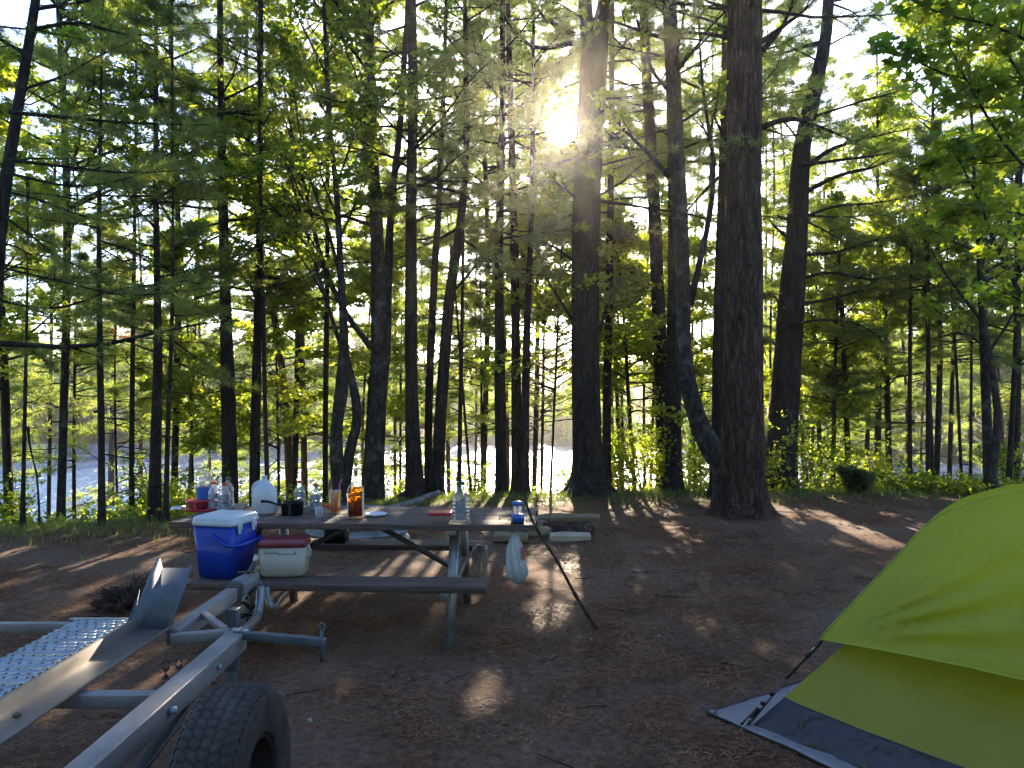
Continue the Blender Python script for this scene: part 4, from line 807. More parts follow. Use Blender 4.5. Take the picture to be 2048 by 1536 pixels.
# orange lumps
for k, (u, v, s) in enumerate([(649,1014,.017),(658,1015,.015)]):
    p = onT(u, v); mb = MB(); lathe(mb, [(0,s*.4),(s*.25,s*.85),(s*.8,s*1.02),(s*1.4,s*.85),(s*1.8,s*.35)], 5); o = mb.build('orange_fruit', ORNG, smooth=True); place(o, p)
    tag(o, ['small glowing orange fruit nearer the bottle, left of the orange drink', 'small glowing orange fruit touching the tumbler of orange drink'][k], 'fruit', 'small orange fruits beside the drink')
# orange drink
def liquidmat(name, lo, hi, z0, z1, body=.6):
    m, t, out = nt(name); tc = N(t, 'ShaderNodeTexCoord'); sx = N(t, 'ShaderNodeSeparateXYZ'); L(t, tc.outputs['Object'], sx.inputs[0])
    mr = N(t, 'ShaderNodeMapRange'); mr.inputs['From Min'].default_value = z0; mr.inputs['From Max'].default_value = z1; L(t, sx.outputs['Z'], mr.inputs['Value'])
    rp = ramp(t, [(.0, lo), (1, hi)]); L(t, mr.outputs[0], rp.inputs[0])
    tr = N(t, 'ShaderNodeBsdfTransparent'); tl = N(t, 'ShaderNodeBsdfTranslucent'); df = N(t, 'ShaderNodeBsdfDiffuse')
    for x in (tr, tl, df): L(t, rp.outputs[0], x.inputs[0])
    a = N(t, 'ShaderNodeMixShader', Fac=.35); L(t, tl.outputs[0], a.inputs[1]); L(t, df.outputs[0], a.inputs[2])
    b = N(t, 'ShaderNodeMixShader', Fac=body); L(t, tr.outputs[0], b.inputs[1]); L(t, a.outputs[0], b.inputs[2]); L(t, b.outputs[0], out.inputs[0]); return m
p = onT(670, 1027); o = thing('tumbler', 'tall clear tumbler of orange to yellow mixed drink', 'glass', p)
mb = MB(); lathe(mb, [(0,.032),(.012,.033),(.165,.046),(.165,.0435),(.016,.030)], 7); mb.build('body', clearmat('yellowish_clear_plastic', (.97,.98,.80), .22, .05, .03, (.8,.7,.2)), o, smooth=True)
mb = MB(); lathe(mb, [(.017,.0295),(.155,.042)], 7); mb.build('drink', liquidmat('orange_juice_drink', (.90,.26,.015), (.98,.66,.04), .03, .14, .8), o, smooth=True)
mb = MB(); tube(mb, [(0,0,.02),(.015,0,.12),(.03,0,.185),(.033,0,.215),(.045,0,.238)], .0045, 8, sm=12); o = mb.build('drinking_straw', M_('pink_plastic', (.55,.10,.28), .4), smooth=True); place(o, p+[.003,0,.001]); tag(o, 'pink bendy straw poking out of the orange drink', 'straw')
# liquor bottle
p = onT(711, 1038); o = thing('liquor_bottle', 'square shouldered glass bottle of amber liquor with cork and thick base', 'bottle', p, R(8))
mb = MB(); hw, hd = .052, .040
loft(mb, [(z, hw*k, hd*k, c) for z, k, c in ((0,.95,.010),(.004,1.02,.010),(.02,1.02,.010),(.026,.97,.010),(.19,1.0,.012),(.215,.93,.02),(.235,.66,.03),(.25,.36,.03),(.265,.26,.03),(.288,.25,.03),(.292,.28,.03))], 6); mb.build('body', clearmat('tinted_bottle_glass', (.80,.74,.62), .5, .04, .05, (.5,.4,.25)), o, smooth=True)
mb = MB(); loft(mb, [(z, hw*k, hd*k, c) for z, k, c in ((.022,.90,.010),(.03,.92,.010),(.185,.94,.012),(.212,.86,.018))], 6); mb.build('liquor', liquidmat('amber_liquor', (.30,.075,.010), (.90,.52,.05), .05, .20, .10), o, smooth=True)
mb = MB(); lathe(mb, [(.29,.0125),(.325,.0125),(.327,.011)], 5); mb.build('cork', M_('cork', (.20,.12,.06), .8, 0, .2, 60), o)
def text(body, size, mat_, parent, loc, rot, name='lettering', extrude=.0006, sx=1, shear=0):
    c = bpy.data.curves.new(name, 'FONT'); c.body = body; c.size = size; c.extrude = extrude; c.align_x = 'CENTER'; c.align_y = 'CENTER'; c.shear = shear
    ob = bpy.data.objects.new(name, c); col.objects.link(ob); dg = bpy.context.evaluated_depsgraph_get(); me = bpy.data.meshes.new_from_object(ob.evaluated_get(dg)); bpy.data.objects.remove(ob)
    me.materials.clear(); me.materials.append(mat_); n = bpy.data.objects.new(name, me); col.objects.link(n); n.parent = parent; n.location = loc; n.rotation_euler = rot; n.scale = (sx, 1, 1); return n
INK = M_('dark_print', (.03,.015,.01), .6)
text('Cuervo', .024, INK, o, (0, -hd-.0012, .165), (R(90), 0, 0), shear=.3)
mb = MB(); box(mb, (-.03,-hd-.002,.05), (-.012,-hd-.0008,.11)); box(mb, (-.034,-hd-.0021,.05), (-.03,-hd-.0009,.075)); mb.build('print', M_('brown_print', (.16,.04,.01), .6), o)
mb = MB(); box(mb, (hw+.0006,-.028,.03), (hw+.0022,.026,.175)); mb.build('side_label', M_('cream_label', (.75,.66,.5), .6, 0, .2, 50), o)
# plate, red lidded box, glass bottle, lantern
mb = MB(); lathe(mb, [(.0,.055),(.004,.066),(.013,.077),(.016,.077),(.008,.064),(.005,.03)], 9); o = mb.build('plate', WHITEP, smooth=True); place(o, onT(752, 1031)+[0,0,.0005]); tag(o, 'small round white plate lying flat right of the liquor bottle', 'plate')
p = onT(881, 1043); o = thing('food_container', 'small clear food box with a dark red lid, left of the green capped bottle', 'container', p, R(4))
mb = MB(); loft(mb, [(0,.056,.05,.015),(.004,.06,.053,.016),(.05,.072,.064,.018)], 5, True, False); mb.build('box', clearmat('frosted_plastic', (.85,.85,.85), .3, .2, .55, (.62,.56,.56)), o, smooth=True)
mb = MB(); loft(mb, [(.048,.078,.070,.02),(.062,.079,.071,.02),(.068,.075,.067,.02),(.066,.066,.058,.018)], 5); mb.build('lid', REDP, o)
p = onT(922, 1044); o = thing('glass_bottle', 'wide ribbed clear bottle with dark green cap near the right table end', 'bottle', p)
mb = MB(); rib = [(z, .058+.0018*math.cos(z*260)) for z in np.arange(.02,.155,.006)]
lathe(mb, [(0,.05),(.006,.057)]+rib+[(.17,.05),(.19,.036),(.21,.026),(.235,.023),(.24,.025),(.248,.023)], 6); mb.build('body', GLASS, o, smooth=True)
mb = MB()
th = np.linspace(R(240), R(300), 7); V = np.stack([np.stack([np.cos(th)*.0605, np.sin(th)*.0605, th*0+z], -1) for z in np.linspace(.02, .145, 8)], 0); grid(mb, V); mb.build('label_band', GREYL, o, smooth=True)
mb = MB(); lathe(mb, [(.243,.026),(.262,.026),(.264,.023)], 6); mb.build('cap', CAPG, o)
p = onT(1035, 1046); o = thing('camping_lantern', 'blue camping lantern with clear globe standing on the right table corner', 'lantern', p, R(10))
BLUEP = M_('bright_blue_plastic', (.015,.11,.42), .35, 0, .1, coat=.2)
mb = MB(); loft(mb, [(0,.038,.038,.012),(.012,.040,.040,.012)], 4); mb.build('foot', BLACK, o)
mb = MB(); loft(mb, [(.012,.040,.040,.012),(.055,.038,.038,.014),(.062,.030,.030,.03)], 5); mb.build('base', BLUEP, o)
mb = MB(); lathe(mb, [(.062,.026),(.115,.029)], 6); mb.build('globe', clearmat('lantern_globe', (.95,.95,.95), .4, .1, .25, (.8,.8,.8)), o, smooth=True)
mb = MB(); lathe(mb, [(.062,.007),(.113,.007)], 4); mb.build('lamp_tube', WHITEP, o, smooth=True)
mb = MB(); lathe(mb, [(.115,.034),(.128,.038),(.136,.036),(.142,.02)], 6); mb.build('top', BLUEP, o)
mb = MB(); lathe(mb, [(0,.006),(.004,.007),(.008,.004)], 4, c=(.022,-.034,.04)); mb.build('switch', WHITEP, o)
STEEL = M_('bright_wire', (.5,.5,.48), .3, .9, .1)
mb = MB(); a = onT(1000, 1040)+[0,0,.004]; b = onT(1060, 1041)+[0,0,.004]; tube(mb, [a+[.01,0,.03], a+[-.006,-.01,.012], a, a+(b-a)*.5, b, b+[.02,-.02,.002], b+[-.03,-.07,.002]], .0028, 6, sm=26); o = mb.build('wire_skewer', DKST, smooth=True); tag(o, 'bent dark wire skewer lying behind the blue lantern', 'skewer')
# red bowl, tray, foil, paper
p = onT(397, 1020); o = thing('lidded_bowl', 'round red plastic bowl with lid at the far left table end', 'bowl', p+[0,0,.014])
mb = MB(); lathe(mb, [(0,.05),(.006,.062),(.045,.078)], 8, True, False); mb.build('bowl', clothmat('pinkish_red_plastic', (.45,.06,.10), (.5,.08,.12), .35, .3, .05, gloss=.08), o, smooth=True)
mb = MB(); lathe(mb, [(.044,.083),(.052,.088),(.062,.083),(.060,.07)], 8); mb.build('lid', REDP, o)
mb = MB(); loft(mb, [(0,.095,.062,.02),(.010,.10,.067,.02),(.013,.098,.065,.02)], 5); o = mb.build('tray', REDP); place(o, onT(402, 1021)+[0,0,.0005], R(-5)); tag(o, 'flat dark red tray lying under the lidded red bowl', 'tray')
mb = MB(); th = np.linspace(0, 2*np.pi, 12, endpoint=False); gg = np.random.default_rng(8)
V = np.array([[(math.cos(a_)*r_*.05*(1+.2*gg.normal()), math.sin(a_)*r_*.03*(1+.2*gg.normal()), z_+.006*gg.random()) for r_, z_ in ((1,0),(.9,.018),(.5,.026),(.05,.02))] for a_ in th]); grid(mb, V, True); o = mb.build('foil_ball', M_('crumpled_foil', (.55,.56,.58), .3, .9, .1)); place(o, onT(357, 1019)); tag(o, 'crumpled silver foil by the left end of the table', 'foil')
mb = MB(); V = np.array([[(x_*.04, y_*.03, .004+.05*max(0, y_)+.006*math.sin(x_*3)) for y_ in np.linspace(-1, 1, 6)] for x_ in np.linspace(-1, 1, 6)]); grid(mb, V); o = mb.build('paper_napkin', clothmat('tan_paper', (.55,.40,.27), (.5,.35,.2), .3, .7, .1)); place(o, onT(476, 1022)+[0,0,.0], R(-6)); tag(o, 'folded tan paper napkin left of the milk jug', 'napkin')
o.modifiers.new('thick', 'SOLIDIFY').thickness = .0015

# ================================================================ coolers
BLU = M_('royal_blue_plastic', (.002,.034,.34), .33, 0, .12, 4, .08, 120, coat=.1); WLID = M_('white_lid_plastic', (.50,.56,.60), .35, 0, .06, 5); CREAM = M_('old_cream_plastic', (.40,.385,.33), .5, 0, .12, 6, .1, 60); MAR = M_('maroon_plastic', (.20,.03,.05), .3, 0, .15, 6, coat=.2)
p = GZ(452, 1160, .452); o = thing('blue_cooler', 'tall royal blue cooler with white lid and swing handle on the near bench', 'cooler', (p[0]-.055, p[1]+.15, .452), R(-14))
mb = MB(); loft(mb, [(0,.105,.115,.03),(.006,.118,.128,.03),(.33,.142,.15,.03)], 7); mb.build('body', BLU, o, smooth=False, bevel=0)
mb = MB(); loft(mb, [(.33,.148,.156,.033),(.345,.149,.157,.033),(.352,.146,.154,.033),(.375,.144,.152,.035),(.385,.136,.144,.035),(.39,.10,.11,.03),(.386,.05,.06,.02)], 7); ld = mb.build('lid', WLID, o)
for y in (-.075, .075):
    mb = MB(); box(mb, (.143,y-.022,.30), (.156,y+.022,.352)); box(mb, (.142,y-.014,.275), (.152,y+.014,.302)); mb.build('latch', WLID, ld, bevel=.004)
mb = MB(); pts = [(-.0,-.158,.285),(.06,-.165,.245),(.13,-.165,.215),(.185,-.12,.215),(.20,0,.225),(.185,.12,.215),(.13,.165,.215),(.06,.165,.245),(0,.158,.285)]
tube(mb, pts, .0105, 10, sm=40); mb.build('handle', BLU, o, smooth=True)
p = GZ(560, 1157, .452); o = thing('cream_cooler', 'small scuffed cream cooler with maroon lid, right of the blue cooler', 'cooler', (p[0], p[1]+.10, .452), R(5))
mb = MB(); loft(mb, [(0,.105,.075,.02),(.022,.137,.095,.022),(.19,.143,.10,.022)], 6); mb.build('body', CREAM, o)
mb = MB(); loft(mb, [(.19,.147,.104,.024),(.218,.148,.105,.024),(.228,.142,.10,.024),(.236,.125,.085,.02),(.234,.11,.07,.02)], 6); mb.build('lid', MAR, o)
mb = MB(); tube(mb, [(.147,-.05,.19),(.162,-.055,.18),(.165,-.055,.13),(.15,-.05,.12)], .007, 8, sm=14); mb.build('handle', CREAM, o, smooth=True)
GR = M_('grey_print', (.10,.10,.10), .6)
text('Coleman', .024, GR, o, (-.062, -.1005, .160), (R(92), 0, 0), sx=1.05)
mb = MB(); box(mb, (-.02,-.1015,.150), (.085,-.0985,.153)); box(mb, (.082,-.1016,.150), (.088,-.0984,.168)); mb.build('printed_line', GR, o)

# ================================================================ other camp things
# black box on the far bench
p = TW(-.36, .60, .452); o = thing('camp_stove', 'small black box stove seen on the far bench under the tabletop', 'stove', p, TR)
mb = MB(); loft(mb, [(0,.08,.07,.008),(.12,.082,.072,.008)], 3); mb.build('case', BLACK, o); mb = MB(); loft(mb, [(.121,.086,.076,.01),(.135,.084,.074,.01)], 3); mb.build('lid', BLACK, o)
# grocery bag
BAG = clothmat('white_plastic_bag', (.55,.58,.62), (.5,.52,.58), .45, .3, .5, 16, (1,1,.35), gloss=.1)
g = np.random.default_rng(12); bp_ = P(1029, 1063, 4.98)
o = thing('plastic_bag', 'white plastic grocery bag hanging from the right corner of the table', 'bag', bp_)
th = np.linspace(0, 2*np.pi, 36, endpoint=False); zz = np.linspace(0, -.335, 26); prof = np.interp(-zz, [0,.03,.09,.16,.22,.28,.32,.335], [.012,.028,.045,.056,.064,.062,.04,.01])
V = np.array([[(math.cos(a_)*pr*(1+.14*math.sin(a_*5+z*18)+.08*math.sin(a_*9-z*30))+.018*(z/.335)*-1*.8, math.sin(a_)*pr*.75*(1+.12*math.sin(a_*7+z*22)), z) for z, pr in zip(zz, prof)] for a_ in th]); V = V+g.normal(size=V.shape)*.0012
mb = MB(); grid(mb, V, True); mb.build('bag', BAG, o, smooth=True)
for s in (-1, 1): mb = MB(); tube(mb, [(s*.012,0,-.05),(s*.03-.012,-.012,-.01),(s*.028-.014,-.012,.022),(0-.01,0,.03)], [.012,.007,.006,.005], 7, sm=12); mb.build('handle', BAG, o, smooth=True)
mb = MB(); V = np.array([[(math.cos(a_)*pr*1.06+.012, math.sin(a_)*pr*.85-.001, z) for z, pr in zip(zz[7:14], prof[7:14])] for a_ in np.linspace(R(-50), R(-15), 6)]); grid(mb, V); mb.build('print', clothmat('red_bag_print', (.5,.08,.06), (.5,.1,.08), .4), o, smooth=True)
# clear bag on the far bench end
BAG2 = clearmat('crinkled_clear_film', (.85,.85,.85), .35, .15, .6, (.42,.38,.33))
q = TW(.69, .60, .46); o = thing('clear_bag', 'crinkled see-through bag hung over the right end of the far bench', 'bag', q)
zz = np.linspace(.0, -.25, 22); prof = np.interp(-zz, [0,.02,.08,.2,.25], [.035,.055,.058,.05,.055])
V = np.array([[(math.cos(a_)*pr*(1+.16*math.sin(a_*6+z*14)), math.sin(a_)*pr*.8*(1+.15*math.sin(a_*5-z*20)), z) for z, pr in zip(zz, prof)] for a_ in th]); V = V+g.normal(size=V.shape)*.0015+[.07,-.12,0]
mb = MB(); grid(mb, V, True); mb.Fc.append(np.arange(0, 36*22, 22)[None]); mb.build('film', BAG2, o, smooth=True)
mb = MB(); tube(mb, [(.06,-.15,-.06),(.075,-.17,-.16),(.05,-.15,-.24)], [.012,.01,.014], 7, sm=10); mb.build('fold', M_('tan_film', (.4,.32,.22), .4), o, smooth=True)
# walking stick leaning on the table end
a = GZ(1193, 1262)+[0,0,.0]; b = P(1045, 950, 4.86); g = np.random.default_rng(5)
px = [(1193,1262),(1150,1190),(1110,1115),(1078,1065),(1062,1035),(1052,1000),(1045,955)]
pts = np.array([P(u, v, np.interp(v, [950, 1262], [4.86, 5.215])) for u, v in px]); pts[0, 2] = Hs(pts[0, 0], pts[0, 1])-.003
q = smooth_path(pts, 60); rr = np.interp(np.linspace(0, 1, 60), [0,.15,.5,.8,1], [.0125,.0115,.0095,.0075,.005])*(1+.12*g.normal(size=60)*0)
for k in (6, 14, 27, 33, 41): rr[k:k+2] *= 1.35
rr[:3] *= 1.15; q[:, 0] += .004*vn(np.linspace(0, 9, 60), 3.0); mb = MB(); tubes(mb, q, rr, 9); o = mb.build('walking_stick', barkmat('stick_bark', (.03,.02,.014), (.09,.06,.045), (.15,.11,.085), 40, 12, .4), smooth=True); tag(o, 'long knotty brown stick leaning against the right end of the table', 'stick')
# fire ring
cx, cyy = (717-1024)/F*8.35, 8.35; o = thing('fire_ring', 'corrugated galvanised steel fire ring behind the picnic table', 'fire ring', (cx, cyy, Hs(cx, cyy)))
th = np.linspace(0, 2*np.pi, 96, endpoint=False); zz = np.linspace(-.02, .31, 40); V = np.array([[(math.cos(a_)*(.53+.024*math.sin(z*60)), math.sin(a_)*(.53+.024*math.sin(z*60)), z) for z in zz] for a_ in th])
mb = MB(); grid(mb, V, True); w_ = mb.build('ring_wall', M_('weathered_galvanised_sheet', (.17,.19,.20), .6, .2, .4, 6, c2=(.27,.30,.31)), o, smooth=True); w_.modifiers.new('thick', 'SOLIDIFY').thickness = .004
mb = MB(); V = np.array([[(math.cos(a_)*r_, math.sin(a_)*r_, .05+.03*vn(math.cos(a_)*r_*9, math.sin(a_)*r_*9)) for r_ in np.linspace(.02, .5, 12)] for a_ in th]); grid(mb, V, True); mb.build('ash', M_('grey_ash', (.12,.11,.10), .95, 0, .5, 20, .5), o, smooth=True)
# dark half burnt crate left of the ring
# firewood
SPLIT = M_('split_firewood', (.20,.14,.08), .8, 0, .3, 4, .5, 40, (1,9,9), c2=(.30,.22,.13), detail=6); SPLIT2 = M_('pale_split_wood', (.42,.34,.25), .8, 0, .2, 4, .4, 40, (1,9,9), detail=6); BRK = BARK_RED
def wood(u, v, ln, th_, yaw, roll, lift, label, m, seed):
    g = np.random.default_rng(seed); p = GZ(u, v); n = 14; ln *= .9; th_ *= .85; xs = np.linspace(-ln/2, ln/2, n)
    prof = np.array([(-.5,-.32),(.5,-.38),(.42,.10),(.05,.40),(-.40,.16)])*th_
    V = np.array([[(x+g.normal()*.002, (py*(1+.10*math.sin(x*9+seed)))+g.normal()*.0016*1+.01*math.sin(x*6+seed), pz*(1+.14*math.cos(x*11+seed))+g.normal()*.0016) for py, pz in prof] for x in xs]); V[0, :, 0] -= g.random(5)*.03; V[-1, :, 0] += g.random(5)*.03
    c, s = math.cos(roll), math.sin(roll); V = V@np.array([[1,0,0],[0,c,s],[0,-s,c]])
    mb = MB(); k = 5; idx = np.arange(n*k).reshape(n, k); aa, bb = idx[:-1], idx[1:]; mb.add(V, np.stack([aa, np.roll(aa, -1, 1), np.roll(bb, -1, 1), bb], -1).reshape(-1, 4)); mb.Fc += [idx[:1, ::-1], idx[-1:]]
    fm = np.zeros((n-1)*k+2, int); fm[:(n-1)*k] = np.where(np.tile(np.arange(k), n-1) == 0, 1, 0)
    o = mb.build('firewood', [m, BRK], face_mat=fm, bevel=.002); zmin = V[:, :, 2].min(); place(o, (p[0], p[1], Hs(p[0], p[1])-zmin+lift), yaw); tag(o, label, 'firewood', 'split firewood lying right of the table')
wood(1140,1082,.46,.13,R(4),.2,0,'pale fresh split log, nearest and brightest of the woodpile',SPLIT2,1)
wood(1022,1088,.36,.14,R(-8),2.2,0,'brown split log at the left end of the woodpile behind the hanging bag',SPLIT,2)
wood(1075,1078,.28,.16,R(20),.9,0,'short chunky split log in the middle of the woodpile',SPLIT,3)
wood(1135,1068,.62,.15,R(3),4,0,'long dark barked split log behind the pale one',SPLIT,4)
wood(1150,1060,.60,.13,R(-5),.4,.10,'weathered split log lying across the top of the woodpile',SPLIT,5)
wood(1105,1056,.70,.17,R(6),.1,.05,'widest tan split log at the back of the woodpile',SPLIT,6)
wood(1058,1060,.40,.13,R(-30),1.2,.0,'slanting split log at the back left of the woodpile',SPLIT,7)
# fallen branch and rotten log
pts = np.array([P(742,1030,10.2), P(775,1022,10.5), P(800,1012,10.6), P(832,1003,10.7), P(858,992,10.9), P(880,985,11.0)]); pts[:2, 2] = [Hs(*pts[0, :2])+.02, Hs(*pts[1, :2])+.04]
mb = MB(); q = smooth_path(pts, 40); g = np.random.default_rng(3); tubes(mb, q, np.interp(np.linspace(0, 1, 40), [0,.4,.9,1], [.025,.045,.04,.03])*(1+.08*vn(np.linspace(0, 8, 40), 1.0)), 10); o = mb.build('fallen_branch', barkmat('barkless_grey_wood', (.14,.13,.12), (.26,.245,.225), (.36,.345,.32), 20, 4, .3), smooth=True); tag(o, 'pale grey barkless branch propped above the ground behind the table', 'fallen branch')
pts = np.array([P(775,972,13.2), P(800,975,12.9), P(828,985,12.5)]); pts[:, 2] = [Hs(p_[0], p_[1])+.13 for p_ in pts]
mb = MB(); tubes(mb, smooth_path(pts, 16), .15+.02*vn(np.linspace(0, 6, 16), 2.), 16); o = mb.build('rotten_log', BARK_MAPLE, smooth=True); tag(o, 'mossy rotten log lying between the forked maple and the stout pine', 'log')
# root clump
p = GZ(245, 1228); o = thing('root_clump', 'dark ragged clump of dug up roots and soil beside the trailer', 'root clump', (p[0], p[1]+.12, Hs(p[0], p[1])))
g = np.random.default_rng(6); th = np.linspace(0, 2*np.pi, 50, endpoint=False); V = np.array([[(0,0,0)]*16]*50, float)
for i_, a_ in enumerate(th):
    for j_, e_ in enumerate(np.linspace(-.1, math.pi/2, 16)):
        d_ = np.array([math.cos(a_)*math.cos(e_), math.sin(a_)*math.cos(e_), math.sin(e_)]); f_ = 1+.9*float(fbm(*(d_*3.4+3), o=5))
        V[i_, j_] = d_*[.21, .17, .15]*f_
mb = MB(); grid(mb, V, True); mb.build('soil', M_('dark_soil', (.035,.02,.012), .95, 0, .7, 14, .9, 40), o)
k = 130; d_ = unit(g.normal(size=(k, 3))*[1,1,.6]+[0,0,.4]); d_[:, 2] = np.abs(d_[:, 2]); tt = np.linspace(.55, 1.35, 5); Pt = d_[:, None]*tt[:, None]*[.2,.17,.16]+np.cumsum(g.normal(size=(k, 5, 3))*.02, 1); Pt[..., 2] = np.maximum(Pt[..., 2], .004)
mb = MB(); tubes(mb, Pt, np.full((k, 1), .005)*(1.2-.8*np.linspace(0, 1, 5)), 5); mb.build('root_strands', BARK_THIN, o, smooth=True)
# ================================================================ trailer
PAINT = M_('grey_primer_steel', (.115,.115,.132), .45, .1, .12, 5, .08, 40, c2=(.155,.155,.172), coat=.05)
PAINT2 = M_('blue_grey_steel', (.06,.085,.12), .5, .1, .2, 5, .1, 50, c2=(.10,.125,.155))
ZINC = M_('bright_zinc', (.27,.32,.345), .42, .5, .2, 18, .1, 80, c2=(.35,.40,.43)); RUBBER = M_('worn_tyre_rubber', (.034,.029,.027), .8, 0, .3, 9, .25, 150, c2=(.075,.064,.058), spec=.25); RIM = M_('dark_steel_rim', (.02,.02,.021), .45, .5, .3)
ZF = .55
def rusty(name, c, c2, metal=.1):
    m = M_(name, c, .45, metal, .12, 5, .1, 40, c2=c2, coat=.05); t = m.node_tree; p = [n for n in t.nodes if n.type == 'BSDF_PRINCIPLED'][0]; src = p.inputs['Base Color'].links[0].from_socket
    tc = [n for n in t.nodes if n.type == 'TEX_COORD'][0]; n1 = N(t, 'ShaderNodeTexNoise', Scale=7, Detail=8, Roughness=.75); L(t, tc.outputs['Object'], n1.inputs['Vector']); r1 = ramp(t, [(.60, (0,0,0)), (.68, (.85,.85,.85))]); L(t, n1.outputs['Fac'], r1.inputs[0])
    n2 = N(t, 'ShaderNodeTexNoise', Scale=60, Detail=4, Roughness=.7); mp = N(t, 'ShaderNodeMapping'); mp.inputs['Scale'].default_value = (3, .35, 1); L(t, tc.outputs['Object'], mp.inputs[0]); L(t, mp.outputs[0], n2.inputs['Vector']); r2 = ramp(t, [(.62, (0,0,0)), (.70, (.5,.5,.5))]); L(t, n2.outputs['Fac'], r2.inputs[0])
    a = N(t, 'ShaderNodeMixRGB'); L(t, r1.outputs[0], a.inputs[0]); L(t, src, a.inputs[1]); a.inputs[2].default_value = (.11,.06,.035,1)
    b = N(t, 'ShaderNodeMixRGB'); L(t, r2.outputs[0], b.inputs[0]); L(t, a.outputs[0], b.inputs[1]); b.inputs[2].default_value = (.24,.23,.22,1); L(t, b.outputs[0], p.inputs['Base Color']); return m
PAINT = rusty('worn_grey_paint', (.20,.188,.188), (.26,.248,.248)); PAINT2 = rusty('worn_blue_grey_paint', (.06,.078,.10), (.09,.11,.135))
tr = thing('trailer', 'grey steel motorcycle trailer frame with tongue and one wheel in the near left corner', 'trailer', (-1.5, 2.4, 0)); TO = (-1.5, 2.4, 0)
def part(mb, name, m, parent=None, bevel=.003, smooth=False): 
    o = mb.build(name, m, parent or tr, off=TO, bevel=0 if smooth else bevel, smooth=smooth); return o
mb = MB(); box(mb, (-1.545,3.45,ZF-.075), (-1.485,4.32,ZF)); part(mb, 'tongue_beam', PAINT, bevel=.006)
mb = MB(); box(mb, (-1.262,.9,ZF-.085), (-1.178,3.44,ZF-.001)); part(mb, 'side_rail', PAINT, bevel=.006)
mb = MB(); box(mb, (-3.0,.9,ZF-.085), (-2.92,3.44,ZF-.001)); part(mb, 'side_rail', PAINT, bevel=.006)
for y in (2.72, 1.95): mb = MB(); box(mb, (-2.92,y,ZF-.06), (-1.264,y+.055,ZF-.012)); part(mb, 'cross_member', PAINT)
mb = MB(); beam(mb, (-1.50,3.40,ZF-.03), (-1.235,3.455,ZF-.022), .04, .045); part(mb, 'cross_member', PAINT)
mb = MB(); beam(mb, (-1.485,3.72,ZF-.01), (-1.285,3.46,ZF-.006), .028, .028); part(mb, 'diagonal_brace', PAINT)
mb = MB(); box(mb, (-3.4,3.55,ZF-.05), (-1.62,3.59,ZF-.008)); part(mb, 'front_bar', PAINT)
mb = MB(); beam(mb, (-1.225,3.415,ZF-.012), (-.80,3.31,ZF-.016), .035, .035); arm = part(mb, 'stabiliser_arm', PAINT2)
mb = MB(); tube(mb, [(-.815,3.312,ZF-.10),(-.815,3.312,ZF+.035)], .008, 8); tube(mb, [(-.815,3.312,ZF+.03),(-.80,3.312,ZF+.05),(-.815,3.312,ZF+.066),(-.828,3.312,ZF+.05),(-.815,3.312,ZF+.032)], .005, 7, sm=16); part(mb, 'pin', PAINT2, arm, smooth=True)
for x_ in (-1.21, -1.17): mb = MB(); lathe(mb, [(0,.013),(.006,.013),(.012,.007)], 4, c=(x_,3.41+(x_+1.21)*-.25,ZF+.004)); part(mb, 'bolt', ZINC, arm)
# coupler
mb = MB(); V = []
for y_, hw_, h_ in ((4.24,.042,.05),(4.30,.046,.055),(4.40,.044,.05),(4.50,.040,.045),(4.56,.028,.03),(4.58,.012,.015)):
    V.append([(-1.515-hw_,y_,ZF-.055),(-1.515-hw_,y_,ZF-.055+h_*.9),(-1.515-hw_*.6,y_,ZF-.04+h_*1.15),(-1.515+hw_*.6,y_,ZF-.04+h_*1.15),(-1.515+hw_,y_,ZF-.055+h_*.9),(-1.515+hw_,y_,ZF-.055)])
V = np.array(V); idx = np.arange(36).reshape(6, 6); mb.add(V, np.stack([idx[:-1], np.roll(idx[:-1], -1, 1), np.roll(idx[1:], -1, 1), idx[1:]], -1).reshape(-1, 4)); mb.Fc += [idx[:1], idx[-1:, ::-1]]
cp = part(mb, 'coupler', M_('worn_coupler_steel', (.30,.32,.34), .4, .6, .3, 30, .2, 80), bevel=.004)
mb = MB(); beam(mb, (-1.51,4.42,ZF+.02), (-1.485,4.47,ZF+.085), .018, .010); tube(mb, [(-1.56,4.40,ZF+.03),(-1.50,4.41,ZF+.035),(-1.47,4.42,ZF+.03)], .007, 7); part(mb, 'latch_lever', DKST, cp)
mb = MB(); beam(mb, (-1.486,4.468,ZF+.082), (-1.480,4.485,ZF+.112), .026, .014); part(mb, 'lever_tip', M_('pale_green_tip', (.45,.52,.42), .5), cp)
mb = MB(); box(mb, (-1.55,4.18,ZF-.08), (-1.48,4.25,ZF+.006)); part(mb, 'collar', DKST)
mb = MB(); box(mb, (-1.488,4.0,.16), (-1.425,4.065,ZF-.07)); part(mb, 'jack_tube', PAINT2, bevel=.006)
mb = MB(); box(mb, (-1.52,3.96,.02), (-1.40,4.10,.03)); box(mb, (-1.475,4.012,.03), (-1.438,4.05,.17)); part(mb, 'jack_foot', PAINT2)
mb = MB(); tube(mb, [P(521,1172,4.45),P(520,1195,4.42),P(516,1228,4.3),P(500,1250,4.1),P(478,1266,3.9),P(450,1285,3.75)], .024, 12, sm=30); part(mb, 'bent_tube', GALV, smooth=True)
mb = MB(); tube(mb, [P(532,1175,4.62),P(535,1195,4.6),P(541,1212,4.58),P(556,1200,4.75),P(574,1180,5.0)], .022, 12, sm=30); part(mb, 'bent_tube', GALV, smooth=True)
